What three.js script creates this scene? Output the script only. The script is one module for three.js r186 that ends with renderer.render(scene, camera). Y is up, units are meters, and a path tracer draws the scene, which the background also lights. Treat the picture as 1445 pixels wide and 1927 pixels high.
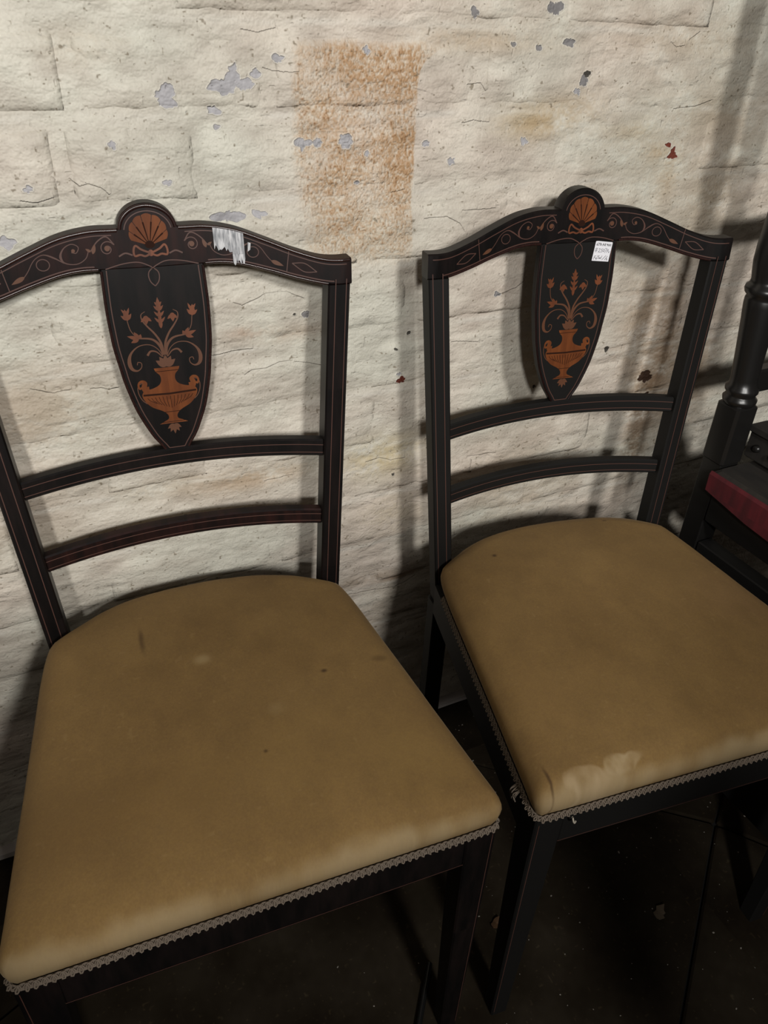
import * as THREE from 'three';
import { mergeGeometries, toCreasedNormals } from 'three/addons/utils/BufferGeometryUtils.js';

// ---------------------------------------------------------------- camera, light, exposure
const scene = new THREE.Scene();
scene.background = new THREE.Color(0x020202);
const camera = new THREE.PerspectiveCamera(67.36, 1445 / 1927, 0.02, 20);
{
  const yaw = 0.4642, pitch = 0.5835, roll = 0.0420;
  const f = new THREE.Vector3(Math.sin(yaw) * Math.cos(pitch), -Math.sin(pitch), -Math.cos(yaw) * Math.cos(pitch));
  const r = new THREE.Vector3(Math.cos(yaw), 0, Math.sin(yaw));
  const u = new THREE.Vector3().crossVectors(r, f);
  camera.position.set(0, 1.1437, 0);
  camera.up.copy(r).multiplyScalar(-Math.sin(roll)).addScaledVector(u, Math.cos(roll));
  camera.lookAt(camera.position.clone().add(f));
}
const renderer = new THREE.WebGLRenderer({ antialias: true });
renderer.toneMapping = THREE.LinearToneMapping;
renderer.toneMappingExposure = 1.07;
renderer.shadowMap.enabled = true;
const LAMPS = [[0.22, 1.89, 1.6, 10.0, 6.5], [-0.62, 1.86, 1.6, 10.0, 4.2]];   // x, y, z, candela, radius in units of 2 cm
const LAMP_COLOUR = new THREE.Color(1.0, 0.98, 0.945);

// ---------------------------------------------------------------- helpers
const taken = {};
function numbered(n) { const k = taken[n] = (taken[n] ?? -1) + 1; return k ? n + '_' + String(k).padStart(3, '0') : n; }
function tag(o, label, category, group) { o.userData.label = label; if (category) o.userData.category = category; if (group) o.userData.group = group; return o; }
function add(name, geo, mat, parent) {
  const m = new THREE.Mesh(geo, mat); m.name = name; m.castShadow = m.receiveShadow = true;
  if (parent === scene) m.name = numbered(name);
  parent.add(m); return m;
}
function thing(name, x, y, z, turn = 0) { const g = new THREE.Group(); g.name = numbered(name); g.position.set(x, y, z); g.rotation.y = turn; scene.add(g); return g; }
function rng(seed) { let s = seed >>> 0; return () => { s = (s + 0x6D2B79F5) | 0; let t = Math.imul(s ^ (s >>> 15), 1 | s); t = (t + Math.imul(t ^ (t >>> 7), 61 | t)) ^ t; return ((t ^ (t >>> 14)) >>> 0) / 4294967296; }; }
const lerp = (a, b, t) => a + (b - a) * t, clamp = (v, a = 0, b = 1) => Math.min(b, Math.max(a, v));
const sstep = (a, b, v) => { const t = clamp((v - a) / (b - a)); return t * t * (3 - 2 * t); };
// value noise on a lattice of random numbers
const LAT = new Float32Array(65536); { const r = rng(77); for (let i = 0; i < 65536; i++) LAT[i] = r(); }
function vn(x, y) {
  const xi = Math.floor(x), yi = Math.floor(y), fx = x - xi, fy = y - yi;
  const u = fx * fx * (3 - 2 * fx), v = fy * fy * (3 - 2 * fy);
  const a = (yi & 255) << 8, b = ((yi + 1) & 255) << 8, c = xi & 255, d = (xi + 1) & 255;
  const p = LAT[a | c] + (LAT[a | d] - LAT[a | c]) * u, q = LAT[b | c] + (LAT[b | d] - LAT[b | c]) * u;
  return (p + (q - p) * v) * 2 - 1;
}
function fbm(x, y, n) { let s = 0, a = 0.5; for (let i = 0; i < n; i++) { s += a * vn(x, y); x = x * 2.03 + 17.3; y = y * 2.03 + 5.7; a *= 0.5; } return s; }
// table interpolation, smooth (Hermite) between knots
function table(k) {
  const n = k.length, m = k.map((p, i) => i === 0 ? 0 : i === n - 1 ? (p[1] - k[i - 1][1]) / (p[0] - k[i - 1][0]) : (k[i + 1][1] - k[i - 1][1]) / (k[i + 1][0] - k[i - 1][0]));
  return (x) => {
    if (x <= k[0][0]) return k[0][1]; if (x >= k[n - 1][0]) return k[n - 1][1];
    let i = 0; while (x > k[i + 1][0]) i++;
    const h = k[i + 1][0] - k[i][0], t = (x - k[i][0]) / h, t2 = t * t, t3 = t2 * t;
    return k[i][1] * (2 * t3 - 3 * t2 + 1) + m[i] * h * (t3 - 2 * t2 + t) + k[i + 1][1] * (3 * t2 - 2 * t3) + m[i + 1] * h * (t3 - t2);
  };
}
// loft: rings of equal count joined and capped
function loft(rings, crease = 0.6) {
  const pos = [], n = rings[0].length;
  const tri = (a, b, c) => pos.push(...a, ...b, ...c);
  for (let i = 0; i + 1 < rings.length; i++) for (let j = 0; j < n; j++) {
    const a = rings[i][j], b = rings[i][(j + 1) % n], c = rings[i + 1][(j + 1) % n], d = rings[i + 1][j];
    tri(a, b, c); tri(a, c, d);
  }
  for (const [R, flip] of [[rings[0], true], [rings[rings.length - 1], false]]) {
    const m = [0, 1, 2].map((k) => R.reduce((s, p) => s + p[k], 0) / n);
    for (let j = 0; j < n; j++) flip ? tri(m, R[(j + 1) % n], R[j]) : tri(m, R[j], R[(j + 1) % n]);
  }
  const g = new THREE.BufferGeometry(); g.setAttribute('position', new THREE.Float32BufferAttribute(pos, 3));
  g.computeVertexNormals();
  let v = 0; const p = pos;                                    // turn inside-out lofts round
  for (let i = 0; i < p.length; i += 9) v += p[i] * (p[i + 4] * p[i + 8] - p[i + 5] * p[i + 7]) - p[i + 1] * (p[i + 3] * p[i + 8] - p[i + 5] * p[i + 6]) + p[i + 2] * (p[i + 3] * p[i + 7] - p[i + 4] * p[i + 6]);
  if (v < 0) { const a = g.attributes.position.array; for (let i = 0; i < a.length; i += 9) for (let k = 0; k < 3; k++) { const t = a[i + 3 + k]; a[i + 3 + k] = a[i + 6 + k]; a[i + 6 + k] = t; } }
  const c = toCreasedNormals(g, crease); boxUV(c); return c;
}
function boxUV(g, s = 1) {
  const p = g.attributes.position, n = g.attributes.normal, uv = new Float32Array(p.count * 2);
  for (let i = 0; i < p.count; i++) {
    const ax = Math.abs(n.getX(i)), ay = Math.abs(n.getY(i)), az = Math.abs(n.getZ(i));
    const [u, v] = az >= ax && az >= ay ? [p.getX(i), p.getY(i)] : ax >= ay ? [p.getZ(i), p.getY(i)] : [p.getX(i), p.getZ(i)];
    uv[2 * i] = u * s; uv[2 * i + 1] = v * s;
  }
  g.setAttribute('uv', new THREE.BufferAttribute(uv, 2)); return g;
}
// rectangular ring with chamfered corners, in the plane spanned by maps
function rect(x0, x1, z0, z1, b, f) {
  return [[x0 + b, z0], [x1 - b, z0], [x1, z0 + b], [x1, z1 - b], [x1 - b, z1], [x0 + b, z1], [x0, z1 - b], [x0, z0 + b]].map(([x, z]) => f(x, z));
}
function box(x0, x1, y0, y1, z0, z1, b = 0.002) {
  const ys = [[y0, b], [y0 + b, 0], [y1 - b, 0], [y1, b]];
  return loft(ys.map(([y, i]) => rect(x0 + i, x1 - i, z0 + i, z1 - i, b, (x, z) => [x, y, z])), 0.3);
}
function plain(g) { const h = g.index ? g.toNonIndexed() : g; for (const k of Object.keys(h.attributes)) if (!['position', 'normal', 'uv'].includes(k)) h.deleteAttribute(k); return h; }
const merge = (a) => mergeGeometries(a.map(plain));
function dataTex(w, h, fn, srgb) {
  const d = new Uint8Array(w * h * 4);
  for (let j = 0; j < h; j++) for (let i = 0; i < w; i++) { const c = fn(i, j), k = (j * w + i) * 4; d[k] = c[0]; d[k + 1] = c[1]; d[k + 2] = c[2]; d[k + 3] = 255; }
  const t = new THREE.DataTexture(d, w, h); t.magFilter = t.minFilter = THREE.LinearFilter; if (srgb) t.colorSpace = THREE.SRGBColorSpace; t.needsUpdate = true; return t;
}

// ---------------------------------------------------------------- the painted brick wall
const WZ = -0.893;
const WX0 = -0.2, WX1 = 1.25, WY1 = 1.2132;                    // stretch of wall that the paint map covers (metres)
// paint flakes: x, y, half-width, tone
const FLAKES = [
  [0.179, 1.058, 0.016, 1], [0.240, 1.067, 0.0125, 1, 1.8], [0.251, 1.079, 0.0075, 1, 0.7], [0.262, 1.069, 0.015, 1, 2.6], [0.276, 1.078, 0.006, 1], [0.228, 1.044, 0.0075, 1], [0.231, 1.029, 0.0045, 1],
  [0.120, 1.015, 0.0055, 1], [0.171, 0.976, 0.0055, 1], [0.235, 0.937, 0.019, 1, 3.4], [0.271, 0.938, 0.0095, 1, 2], [0.033, 0.977, 0.0045, 1], [0.302, 1.092, 0.0062, 1],
  [0.378, 1.012, 0.0105, 1], [0.402, 1.101, 0.0055, 1], [0.675, 1.112, 0.0085, 2], [0.647, 1.147, 0.0115, 2], [0.536, 1.140, 0.007, 2], [0.483, 1.006, 0.0055, 1],
  [0.520, 0.985, 0.006, 1], [0.623, 1.004, 0.0065, 1], [0.630, 1.106, 0.005, 2], [0.591, 1.110, 0.004, 2], [0.327, 1.010, 0.0085, 1], [0.345, 1.011, 0.006, 1], [0.405, 0.997, 0.004, 1],
  [0.003, 0.925, 0.009, 1], [0.325, 0.815, 0.006, 2], [0.393, 0.966, 0.0033, 1], [0.880, 0.981, 0.0105, 3], [0.868, 0.994, 0.005, 3], [0.466, 0.703, 0.007, 3], [0.462, 0.712, 0.004, 1],
  [0.705, 1.071, 0.0085, 2], [0.709, 1.080, 0.005, 4], [0.698, 1.060, 0.006, 1], [0.929, 0.634, 0.016, 5], [0.941, 0.600, 0.010, 5], [0.610, 0.811, 0.005, 2], [0.455, 0.75, 0.003, 4], [0.475, 0.77, 0.003, 4],
  [0.70, 0.655, 0.0035, 4], [0.715, 0.655, 0.003, 4], [0.83, 0.70, 0.006, 4], [0.46, 0.55, 0.003, 4], [0.31, 0.816, 0.002, 4],
];
// lips where one coat of paint breaks over the next
const CRACKS = [
  [[0.233, 0.840], [0.244, 0.835], [0.261, 0.841], [0.274, 0.846], [0.301, 0.846], [0.322, 0.836]],
  [[0.203, 0.776], [0.230, 0.778], [0.254, 0.777]],
  [[0.242, 0.745], [0.252, 0.750], [0.269, 0.750], [0.287, 0.755], [0.305, 0.755]],
  [[0.309, 0.753], [0.323, 0.750], [0.349, 0.742]],
  [[-0.007, 0.764], [0.015, 0.756], [0.035, 0.758]],
  [[0.056, 0.756], [0.068, 0.756], [0.076, 0.752], [0.087, 0.753]],
  [[0.543, 0.749], [0.569, 0.747], [0.587, 0.743]],
  [[0.284, 1.084], [0.295, 1.081], [0.322, 1.080]],
  [[0.263, 1.118], [0.280, 1.115], [0.288, 1.117], [0.300, 1.120]],
  [[0.074, 0.985], [0.082, 0.977], [0.091, 0.979]],
  [[0.088, 0.980], [0.103, 0.975], [0.110, 0.968]],
  [[0.835, 1.116], [0.846, 1.111], [0.859, 1.113]],
  [[0.866, 1.119], [0.880, 1.128]],
  [[0.024, 0.966], [0.039, 0.964], [0.055, 0.967]],
  [[0.542, 0.927], [0.590, 0.926]],
  [[0.488, 0.920], [0.519, 0.920], [0.539, 0.911], [0.548, 0.900]],
  [[0.531, 1.028], [0.546, 1.030], [0.569, 1.028]],
  [[0.610, 0.809], [0.640, 0.817], [0.652, 0.826]],
  [[0.694, 0.893], [0.721, 0.895]],
  [[0.864, 1.039], [0.902, 1.042], [0.929, 1.049]],
  [[0.560, 1.062], [0.552, 1.070], [0.534, 1.068]],
  [[0.346, 0.339], [0.393, 0.337], [0.471, 0.327], [0.510, 0.338]],
  [[0.415, 0.580], [0.437, 0.583], [0.455, 0.576], [0.477, 0.576]],
  [[0.261, 0.583], [0.300, 0.585]],
  [[0.449, 0.954], [0.440, 0.953], [0.457, 0.955]],
  [[0.591, 0.553], [0.615, 0.552], [0.640, 0.552]],
  [[0.094, 0.533], [0.109, 0.538], [0.137, 0.539]],
  [[0.745, 0.655], [0.787, 0.653]],
];
const FLAKE_TONE = { 1: [172, 170, 173], 2: [134, 131, 131], 3: [118, 58, 44], 4: [70, 66, 60], 5: [62, 42, 28] };
// brownish stains and tints: x, y, rx, ry, strength, colour
const STAINS = [
  [0.64, 1.027, 0.055, 0.022, 0.55, [176, 142, 92]], [0.70, 1.040, 0.05, 0.02, 0.35, [170, 140, 100]], [0.80, 1.012, 0.05, 0.012, 0.25, [176, 148, 106]], [0.855, 0.985, 0.03, 0.012, 0.35, [178, 142, 96]], [0.88, 0.955, 0.02, 0.03, 0.35, [176, 142, 98]],
  [-0.01, 0.735, 0.09, 0.06, 0.45, [168, 148, 122]], [-0.05, 0.60, 0.08, 0.10, 0.35, [160, 142, 120]], [0.444, 0.584, 0.07, 0.035, 0.5, [196, 172, 116]], [0.463, 0.48, 0.06, 0.04, 0.25, [186, 170, 128]],
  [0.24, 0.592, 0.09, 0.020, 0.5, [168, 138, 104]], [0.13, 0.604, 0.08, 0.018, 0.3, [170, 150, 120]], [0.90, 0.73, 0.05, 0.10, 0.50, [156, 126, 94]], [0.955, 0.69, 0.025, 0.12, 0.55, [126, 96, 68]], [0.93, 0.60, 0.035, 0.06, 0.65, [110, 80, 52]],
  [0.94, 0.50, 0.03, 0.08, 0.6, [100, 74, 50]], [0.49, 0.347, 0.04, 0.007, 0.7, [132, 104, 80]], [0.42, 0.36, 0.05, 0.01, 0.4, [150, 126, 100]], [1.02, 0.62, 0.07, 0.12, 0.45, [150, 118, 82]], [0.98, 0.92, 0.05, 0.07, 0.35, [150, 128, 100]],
  [0.95, 1.03, 0.07, 0.03, 0.35, [158, 140, 116]], [0.92, 0.98, 0.26, 0.20, 0.22, [178, 154, 126]], [0.55, 1.15, 0.5, 0.03, 0.25, [196, 178, 160]], [0.54, 1.113, 0.10, 0.015, 0.35, [186, 156, 122]], [0.85, 1.12, 0.12, 0.02, 0.3, [178, 156, 128]], [0.31, 0.79, 0.05, 0.014, 0.3, [176, 148, 124]], [0.0, 0.33, 0.12, 0.10, 0.35, [150, 138, 120]],
  [0.25, 0.80, 0.03, 0.01, 0.4, [176, 140, 116]], [0.10, 1.10, 0.04, 0.02, 0.2, [190, 164, 136]], [0.70, 0.48, 0.16, 0.1, 0.25, [170, 150, 118]], [0.76, 0.22, 0.5, 0.16, 0.3, [140, 122, 96]],
];
const JOINT0 = 1.126, PITCH = 0.0872, GAP = 0.0085;
// upright joints per course, from the top; further ones follow at brick length
const COURSES = [
  { y1: JOINT0 + PITCH, cuts: [-0.05, 0.19, 0.43, 0.655, 0.90, 1.13] },
  { y1: JOINT0, cuts: [-0.14, 0.088, 0.290, 0.552, 0.720, 0.845, 1.075] },
];
{ const alt = [[-0.20, 0.058, 0.20, 0.445, 0.690, 0.915, 1.15], [-0.06, 0.148, 0.392, 0.610, 0.835, 1.06], [-0.17, 0.018, 0.262, 0.472, 0.715, 0.940, 1.16], [-0.05, 0.180, 0.420, 0.545, 0.770, 1.00, 1.21]];
    for (let k = 1; JOINT0 - k * PITCH > 0; k++) COURSES.push({ y1: JOINT0 - k * PITCH, cuts: alt[(k - 1) % 4].map((x) => x + 0.012 * Math.sin(k * 7.3)) });
  for (const k of [2, 3, 4]) COURSES.push({ y1: JOINT0 + k * PITCH, cuts: alt[k - 1].map((x) => x + 0.01 * k) }); }
// low relief of the painted surface that the meshes carry (metres)
function relief(x, y) { return 0.0036 * fbm(x * 9 + 3, y * 13 + 8, 3) + 0.0024 * fbm(x * 26 + 11, y * 58 + 2, 3); }
const WMAP = 2048;
const wallX = (i) => WX0 + (i + 0.5) / WMAP * (WX1 - WX0), wallY = (j) => (j + 0.5) / WMAP * WY1;
const wallTone = new Uint8Array(WMAP * WMAP * 3), wallBump = new Uint8Array(WMAP * WMAP);
{
  const flakeAt = new Float32Array(WMAP * WMAP), flakeTone = new Uint8Array(WMAP * WMAP);
  const sx = WMAP / (WX1 - WX0), sy = WMAP / WY1;
  FLAKES.forEach(([fx, fy, r, tone, asp = 1.35], q) => {
    const R = r * 1.9;
    for (let j = Math.max(0, Math.floor((fy - R) * sy)); j < Math.min(WMAP, (fy + R) * sy); j++) for (let i = Math.max(0, Math.floor((fx - R - WX0) * sx)); i < Math.min(WMAP, (fx + R - WX0) * sx); i++) {
      const x = wallX(i) - fx, y = wallY(j) - fy, a = Math.atan2(y, x);
      const edge = r * (0.86 + 0.42 * fbm(Math.cos(a) * 1.3 + q * 5.1, Math.sin(a) * 1.3 + q * 3.3, 3) * 2.0), dd = Math.hypot(x, y * asp);
      const v = (edge - dd) / 0.0009;                      // >0 inside, soft rim outside
      const k = j * WMAP + i; if (v > flakeAt[k] || flakeAt[k] === 0) { if (v > -3) { flakeAt[k] = v; flakeTone[k] = tone; } }
    }
  });
  const lip = new Float32Array(WMAP * WMAP);
  for (const c of CRACKS) for (let q = 0; q + 1 < c.length; q++) {
    let [a, b] = [c[q], c[q + 1]]; if (a[0] > b[0]) [a, b] = [b, a];
    const m = 0.012, dx = b[0] - a[0], dy = b[1] - a[1], L = Math.hypot(dx, dy);
    for (let j = Math.max(0, Math.floor((Math.min(a[1], b[1]) - m) * sy)); j < Math.min(WMAP, (Math.max(a[1], b[1]) + m) * sy); j++) for (let i = Math.max(0, Math.floor((a[0] - 0.002 - WX0) * sx)); i < Math.min(WMAP, (b[0] + 0.002 - WX0) * sx); i++) {
      const x = wallX(i) - a[0], y = wallY(j) - a[1], t = (x * dx + y * dy) / (L * L); if (t < -0.05 || t > 1.05) continue;
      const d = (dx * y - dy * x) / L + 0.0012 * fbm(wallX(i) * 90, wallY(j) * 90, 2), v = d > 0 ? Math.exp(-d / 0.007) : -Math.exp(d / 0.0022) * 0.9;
      const k = j * WMAP + i; if (Math.abs(v) > Math.abs(lip[k])) lip[k] = v;
    }
  }
  const rectMask = (x, y) => {                              // rust-brown patch with a straight right edge, its left edge fading
    const wob = 0.004 * fbm(x * 60, y * 60, 2);
    const right = 0.4675 + 0.004 * sstep(0.95, 0.87, y) - (y > 1.075 ? -Math.pow((y - 1.075) / 0.030, 2) * 0.030 : 0);
    return sstep(0.311, 0.325 + 0.03 * sstep(0.98, 0.90, y), x + wob) * sstep(right + 0.002, right - 0.0015, x + wob * 0.4) * sstep(0.855, 0.90, y + wob) * sstep(1.113, 1.098, y + wob);
  };
  for (let j = 0; j < WMAP; j++) {
    const y = wallY(j);
    for (let i = 0; i < WMAP; i++) {
      const x = wallX(i), k = j * WMAP + i;
      const big = fbm(x * 5 + 40, y * 8 + 9, 3), mid = fbm(x * 26 + 4, y * 48 + 31, 3), grain = vn(x * 640, y * 640), g2 = vn(x * 260 + 9, y * 300);
      // colour: greenish cream to pinkish cream
      let t = clamp(0.5 + big * 1.1 + mid * 0.3);
      let r = lerp(214, 222, t), g = lerp(211, 209, t), b = lerp(197, 195, t);
      const dull = clamp(0.35 + mid * 0.9) * 0.14 + 0.02 * grain; r *= 1 - dull; g *= 1 - dull * 1.02; b *= 1 - dull * 1.06;
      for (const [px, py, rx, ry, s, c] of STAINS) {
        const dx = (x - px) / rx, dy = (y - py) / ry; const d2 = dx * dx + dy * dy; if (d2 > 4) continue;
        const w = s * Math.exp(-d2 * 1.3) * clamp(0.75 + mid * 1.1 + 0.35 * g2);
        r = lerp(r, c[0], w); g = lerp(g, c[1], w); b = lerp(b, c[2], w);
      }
      // highlight along the bed-joint ridges, painted in as a lighter band
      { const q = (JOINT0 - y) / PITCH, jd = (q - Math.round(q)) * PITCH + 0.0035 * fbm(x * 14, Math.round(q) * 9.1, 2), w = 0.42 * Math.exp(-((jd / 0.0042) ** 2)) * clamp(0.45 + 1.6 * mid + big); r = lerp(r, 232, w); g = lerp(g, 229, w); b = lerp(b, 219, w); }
      // speckled rust patch
      const pm = (x > 0.29 && x < 0.5 && y > 0.84 && y < 1.13) ? rectMask(x, y) : 0; let grit = 0;
      if (pm > 0) {
        grit = vn(x * 420, y * 330) * 0.6 + vn(x * 800 + 4, y * 620) * 0.4;
        const dens = clamp(0.40 + 0.75 * sstep(1.03, 1.085, y) * sstep(0.33, 0.40, x) + 0.5 * Math.exp(-Math.pow((y - 0.995) / 0.03, 2)) * sstep(0.33, 0.38, x) - 0.2 * sstep(0.96, 0.87, y) + 0.7 * fbm(x * 22, y * 26, 2)) * (1 - 0.75 * sstep(0.465, 0.48, x));
        const w = pm * clamp(dens * (0.50 + 1.1 * grit) + 0.15 * dens);
        r = lerp(r, 172, w * 0.85); g = lerp(g, 130, w * 0.85); b = lerp(b, 90, w * 0.85);
        const w2 = pm * dens * 0.22; r = lerp(r, 196, w2); g = lerp(g, 164, w2); b = lerp(b, 126, w2);
        const w3 = pm * sstep(0.55, 0.8, grit) * 0.5; r = lerp(r, 120, w3); g = lerp(g, 82, w3); b = lerp(b, 52, w3);
        const w4 = pm * sstep(-0.5, -0.8, grit) * 0.5; r = lerp(r, 222, w4); g = lerp(g, 208, w4); b = lerp(b, 182, w4);
      }
      // dark dirt specks, thicker low on the wall and in the gritty courses
      const low = sstep(0.95, 0.45, y), sp = vn(x * 380 + 70, y * 520 + 3) * 0.7 + vn(x * 150, y * 170) * 0.5;
      const sk = sstep(0.72 - 0.16 * low * clamp(0.5 + mid * 2), 0.95, sp) * 0.55; r = lerp(r, 104, sk); g = lerp(g, 92, sk); b = lerp(b, 74, sk);
      // relief: lumps, overlapping paint ledges, pits, grain
      const lump = fbm(x * 34 + 9, y * 80 + 4, 4);
      const f = fbm(x * 12 + 51, y * 26 + 13, 3) * 3.2, fr = f - Math.floor(f), ledge = sstep(0.0, 0.10, fr) - fr;
      const pit = sstep(0.80, 1.0, vn(x * 210 + 5, y * 210 + 1));
      let h = 0.5 + 0.36 * lump + 0.12 * ledge * clamp(-0.15 + big * 2.4) + 0.035 * grain + 0.03 * g2 - 0.16 * pit;
      h += pm * 0.14 * grit + 0.13 * lip[k];
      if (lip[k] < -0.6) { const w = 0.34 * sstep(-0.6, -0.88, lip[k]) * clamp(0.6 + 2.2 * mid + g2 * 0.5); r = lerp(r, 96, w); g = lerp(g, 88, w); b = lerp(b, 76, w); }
      const fl = flakeAt[k];
      if (fl !== 0) {
        const inside = sstep(-0.3, 0.3, fl), rim = Math.exp(-Math.pow((fl + 0.9) / 0.7, 2));
        const c = FLAKE_TONE[flakeTone[k]], v = 1 + 0.10 * mid + 0.05 * g2;
        r = lerp(r, c[0] * v, inside); g = lerp(g, c[1] * v, inside); b = lerp(b, c[2] * v, inside);
        const w = rim * 0.6 * (flakeTone[k] >= 4 ? 0.2 : 1); r = lerp(r, 232, w); g = lerp(g, 229, w); b = lerp(b, 220, w);
        h += -0.10 * inside + 0.10 * rim;
      }
      wallTone[k * 3] = clamp(r, 0, 255); wallTone[k * 3 + 1] = clamp(g, 0, 255); wallTone[k * 3 + 2] = clamp(b, 0, 255);
      wallBump[k] = clamp(h * 255, 0, 255);
    }
  }
}
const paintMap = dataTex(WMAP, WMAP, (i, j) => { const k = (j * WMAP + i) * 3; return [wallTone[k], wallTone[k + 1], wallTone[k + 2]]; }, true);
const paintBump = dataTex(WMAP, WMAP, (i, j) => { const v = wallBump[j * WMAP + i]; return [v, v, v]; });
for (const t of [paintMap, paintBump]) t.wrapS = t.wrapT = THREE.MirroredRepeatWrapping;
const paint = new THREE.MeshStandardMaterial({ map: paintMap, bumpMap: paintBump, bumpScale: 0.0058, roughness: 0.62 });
const wallUV = (x, y) => [(x - WX0) / (WX1 - WX0), (y > WY1 ? y - 0.62 : y) / WY1];   // the courses above the map repeat a plain stretch
// a patch of the wall as a grid; zf gives its surface, and its rim runs back into the wall
function patch(x0, x1, y0, y1, nx, ny, zf, rim) {
  const P = [], U = [], I = [];
  const put = (x, y, z) => { P.push(x, y, z); U.push(...wallUV(x, y)); };
  for (let j = 0; j <= ny; j++) for (let i = 0; i <= nx; i++) { const x = lerp(x0, x1, i / nx), y = lerp(y0, y1, j / ny); put(x, y, (rim && (i === 0 || j === 0 || i === nx || j === ny)) ? WZ - 0.014 : zf(x, y)); }
  for (let j = 0; j < ny; j++) for (let i = 0; i < nx; i++) { const a = j * (nx + 1) + i, b = a + 1, c = a + nx + 1, d = c + 1; I.push(a, b, d, a, d, c); }
  const g = new THREE.BufferGeometry(); g.setAttribute('position', new THREE.Float32BufferAttribute(P, 3)); g.setAttribute('uv', new THREE.Float32BufferAttribute(U, 2)); g.setIndex(I); g.computeVertexNormals(); return g;
}
const wallBack = new THREE.Group(); wallBack.name = 'wall_back'; wallBack.userData = { kind: 'structure', label: 'cream painted brick wall with flaking paint and a rust-brown patch' }; scene.add(wallBack);
{
  const X0 = -0.60, X1 = 1.80, Y1 = JOINT0 + 4 * PITCH, H = 2.7 - Y1;
  const bed = (x, y) => WZ - 0.0021 + relief(x, y) * 0.98 + 0.0016 * fbm(x * 40, y * 70, 3);
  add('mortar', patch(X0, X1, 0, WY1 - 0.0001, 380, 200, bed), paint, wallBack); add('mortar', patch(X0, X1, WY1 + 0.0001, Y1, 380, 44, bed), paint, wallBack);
  const R = rng(5);
  COURSES.forEach(({ y1, cuts }) => {
    let xs = cuts.slice(); while (xs[xs.length - 1] < X1 - 0.1) xs.push(xs[xs.length - 1] + 0.225); while (xs[0] > X0 + 0.1) xs.unshift(xs[0] - 0.225);
    xs = xs.filter((x) => x > X0 && x < X1); xs = [X0, ...xs, X1];
    const y0 = Math.max(0.0, y1 - PITCH);
    for (let k = 0; k + 1 < xs.length; k++) {
      const a = xs[k] + GAP / 2, b = xs[k + 1] - GAP / 2, c = y0 + (y0 > 0 ? GAP / 2 : 0.001), d = y1 - GAP / 2;
      if (b - a < 0.02 || d - c < 0.02) continue;
      const out = (R() - 0.5) * 0.0024, tx = (R() - 0.5) * 0.012, ty = (R() - 0.5) * 0.036, mx = (a + b) / 2, my = (c + d) / 2;
      const zf = (x, y) => {
        const w = 0.0045 * fbm(x * 28 + 7, y * 34 + 3, 3);
        const side = Math.min(x - a, b - x) + 2.0 * w, low = y - c + w, up = d - y + w;
        const drop = Math.max(0.8 * Math.pow(1 - sstep(-0.002, 0.030, side), 1.6), Math.pow(1 - sstep(-0.002, 0.014, low), 1.3), 1.45 * Math.pow(1 - sstep(-0.002, 0.026, up), 1.5));
        return WZ + out + tx * (x - mx) + ty * (y - my) + relief(x, y) - 0.0046 * drop;
      };
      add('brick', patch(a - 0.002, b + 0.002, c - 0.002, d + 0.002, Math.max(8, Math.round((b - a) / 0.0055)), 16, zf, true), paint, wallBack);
    }
  });
  const plainPaint = new THREE.MeshStandardMaterial({ color: new THREE.Color(0.55, 0.51, 0.42), roughness: 0.8 });
  add('plaster', merge([new THREE.BoxGeometry(6.4, 2.9, 0.12).translate(0.4, 1.3, WZ - 0.072 - 0.004), new THREE.BoxGeometry(6.4, H, 0.02).translate(0.4, Y1 + H / 2, WZ - 0.012), new THREE.BoxGeometry(1.6, Y1, 0.02).translate(X0 - 0.8, Y1 / 2, WZ - 0.012), new THREE.BoxGeometry(1.8, Y1, 0.02).translate(X1 + 0.9, Y1 / 2, WZ - 0.012)]), plainPaint, wallBack);
}
// painted fillet at the foot of the wall
{
  const m = new THREE.MeshStandardMaterial({ color: new THREE.Color(0.42, 0.38, 0.35), roughness: 0.8 });
  const rings = []; for (let i = 0; i <= 80; i++) { const x = -0.6 + 2.4 * i / 80, w = 0.0015 * vn(x * 30, 3), t = WZ - 0.012; rings.push([[x, 0, t], [x, 0, WZ + 0.014 + w], [x, 0.009 + w, WZ + 0.013 + w], [x, 0.014 + w, WZ + 0.006], [x, 0.016, t]]); }
  const s = add('baseboard_back', loft(rings), m, scene); s.userData = { kind: 'structure', label: 'thin pale strip along the foot of the brick wall' };
}
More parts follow.
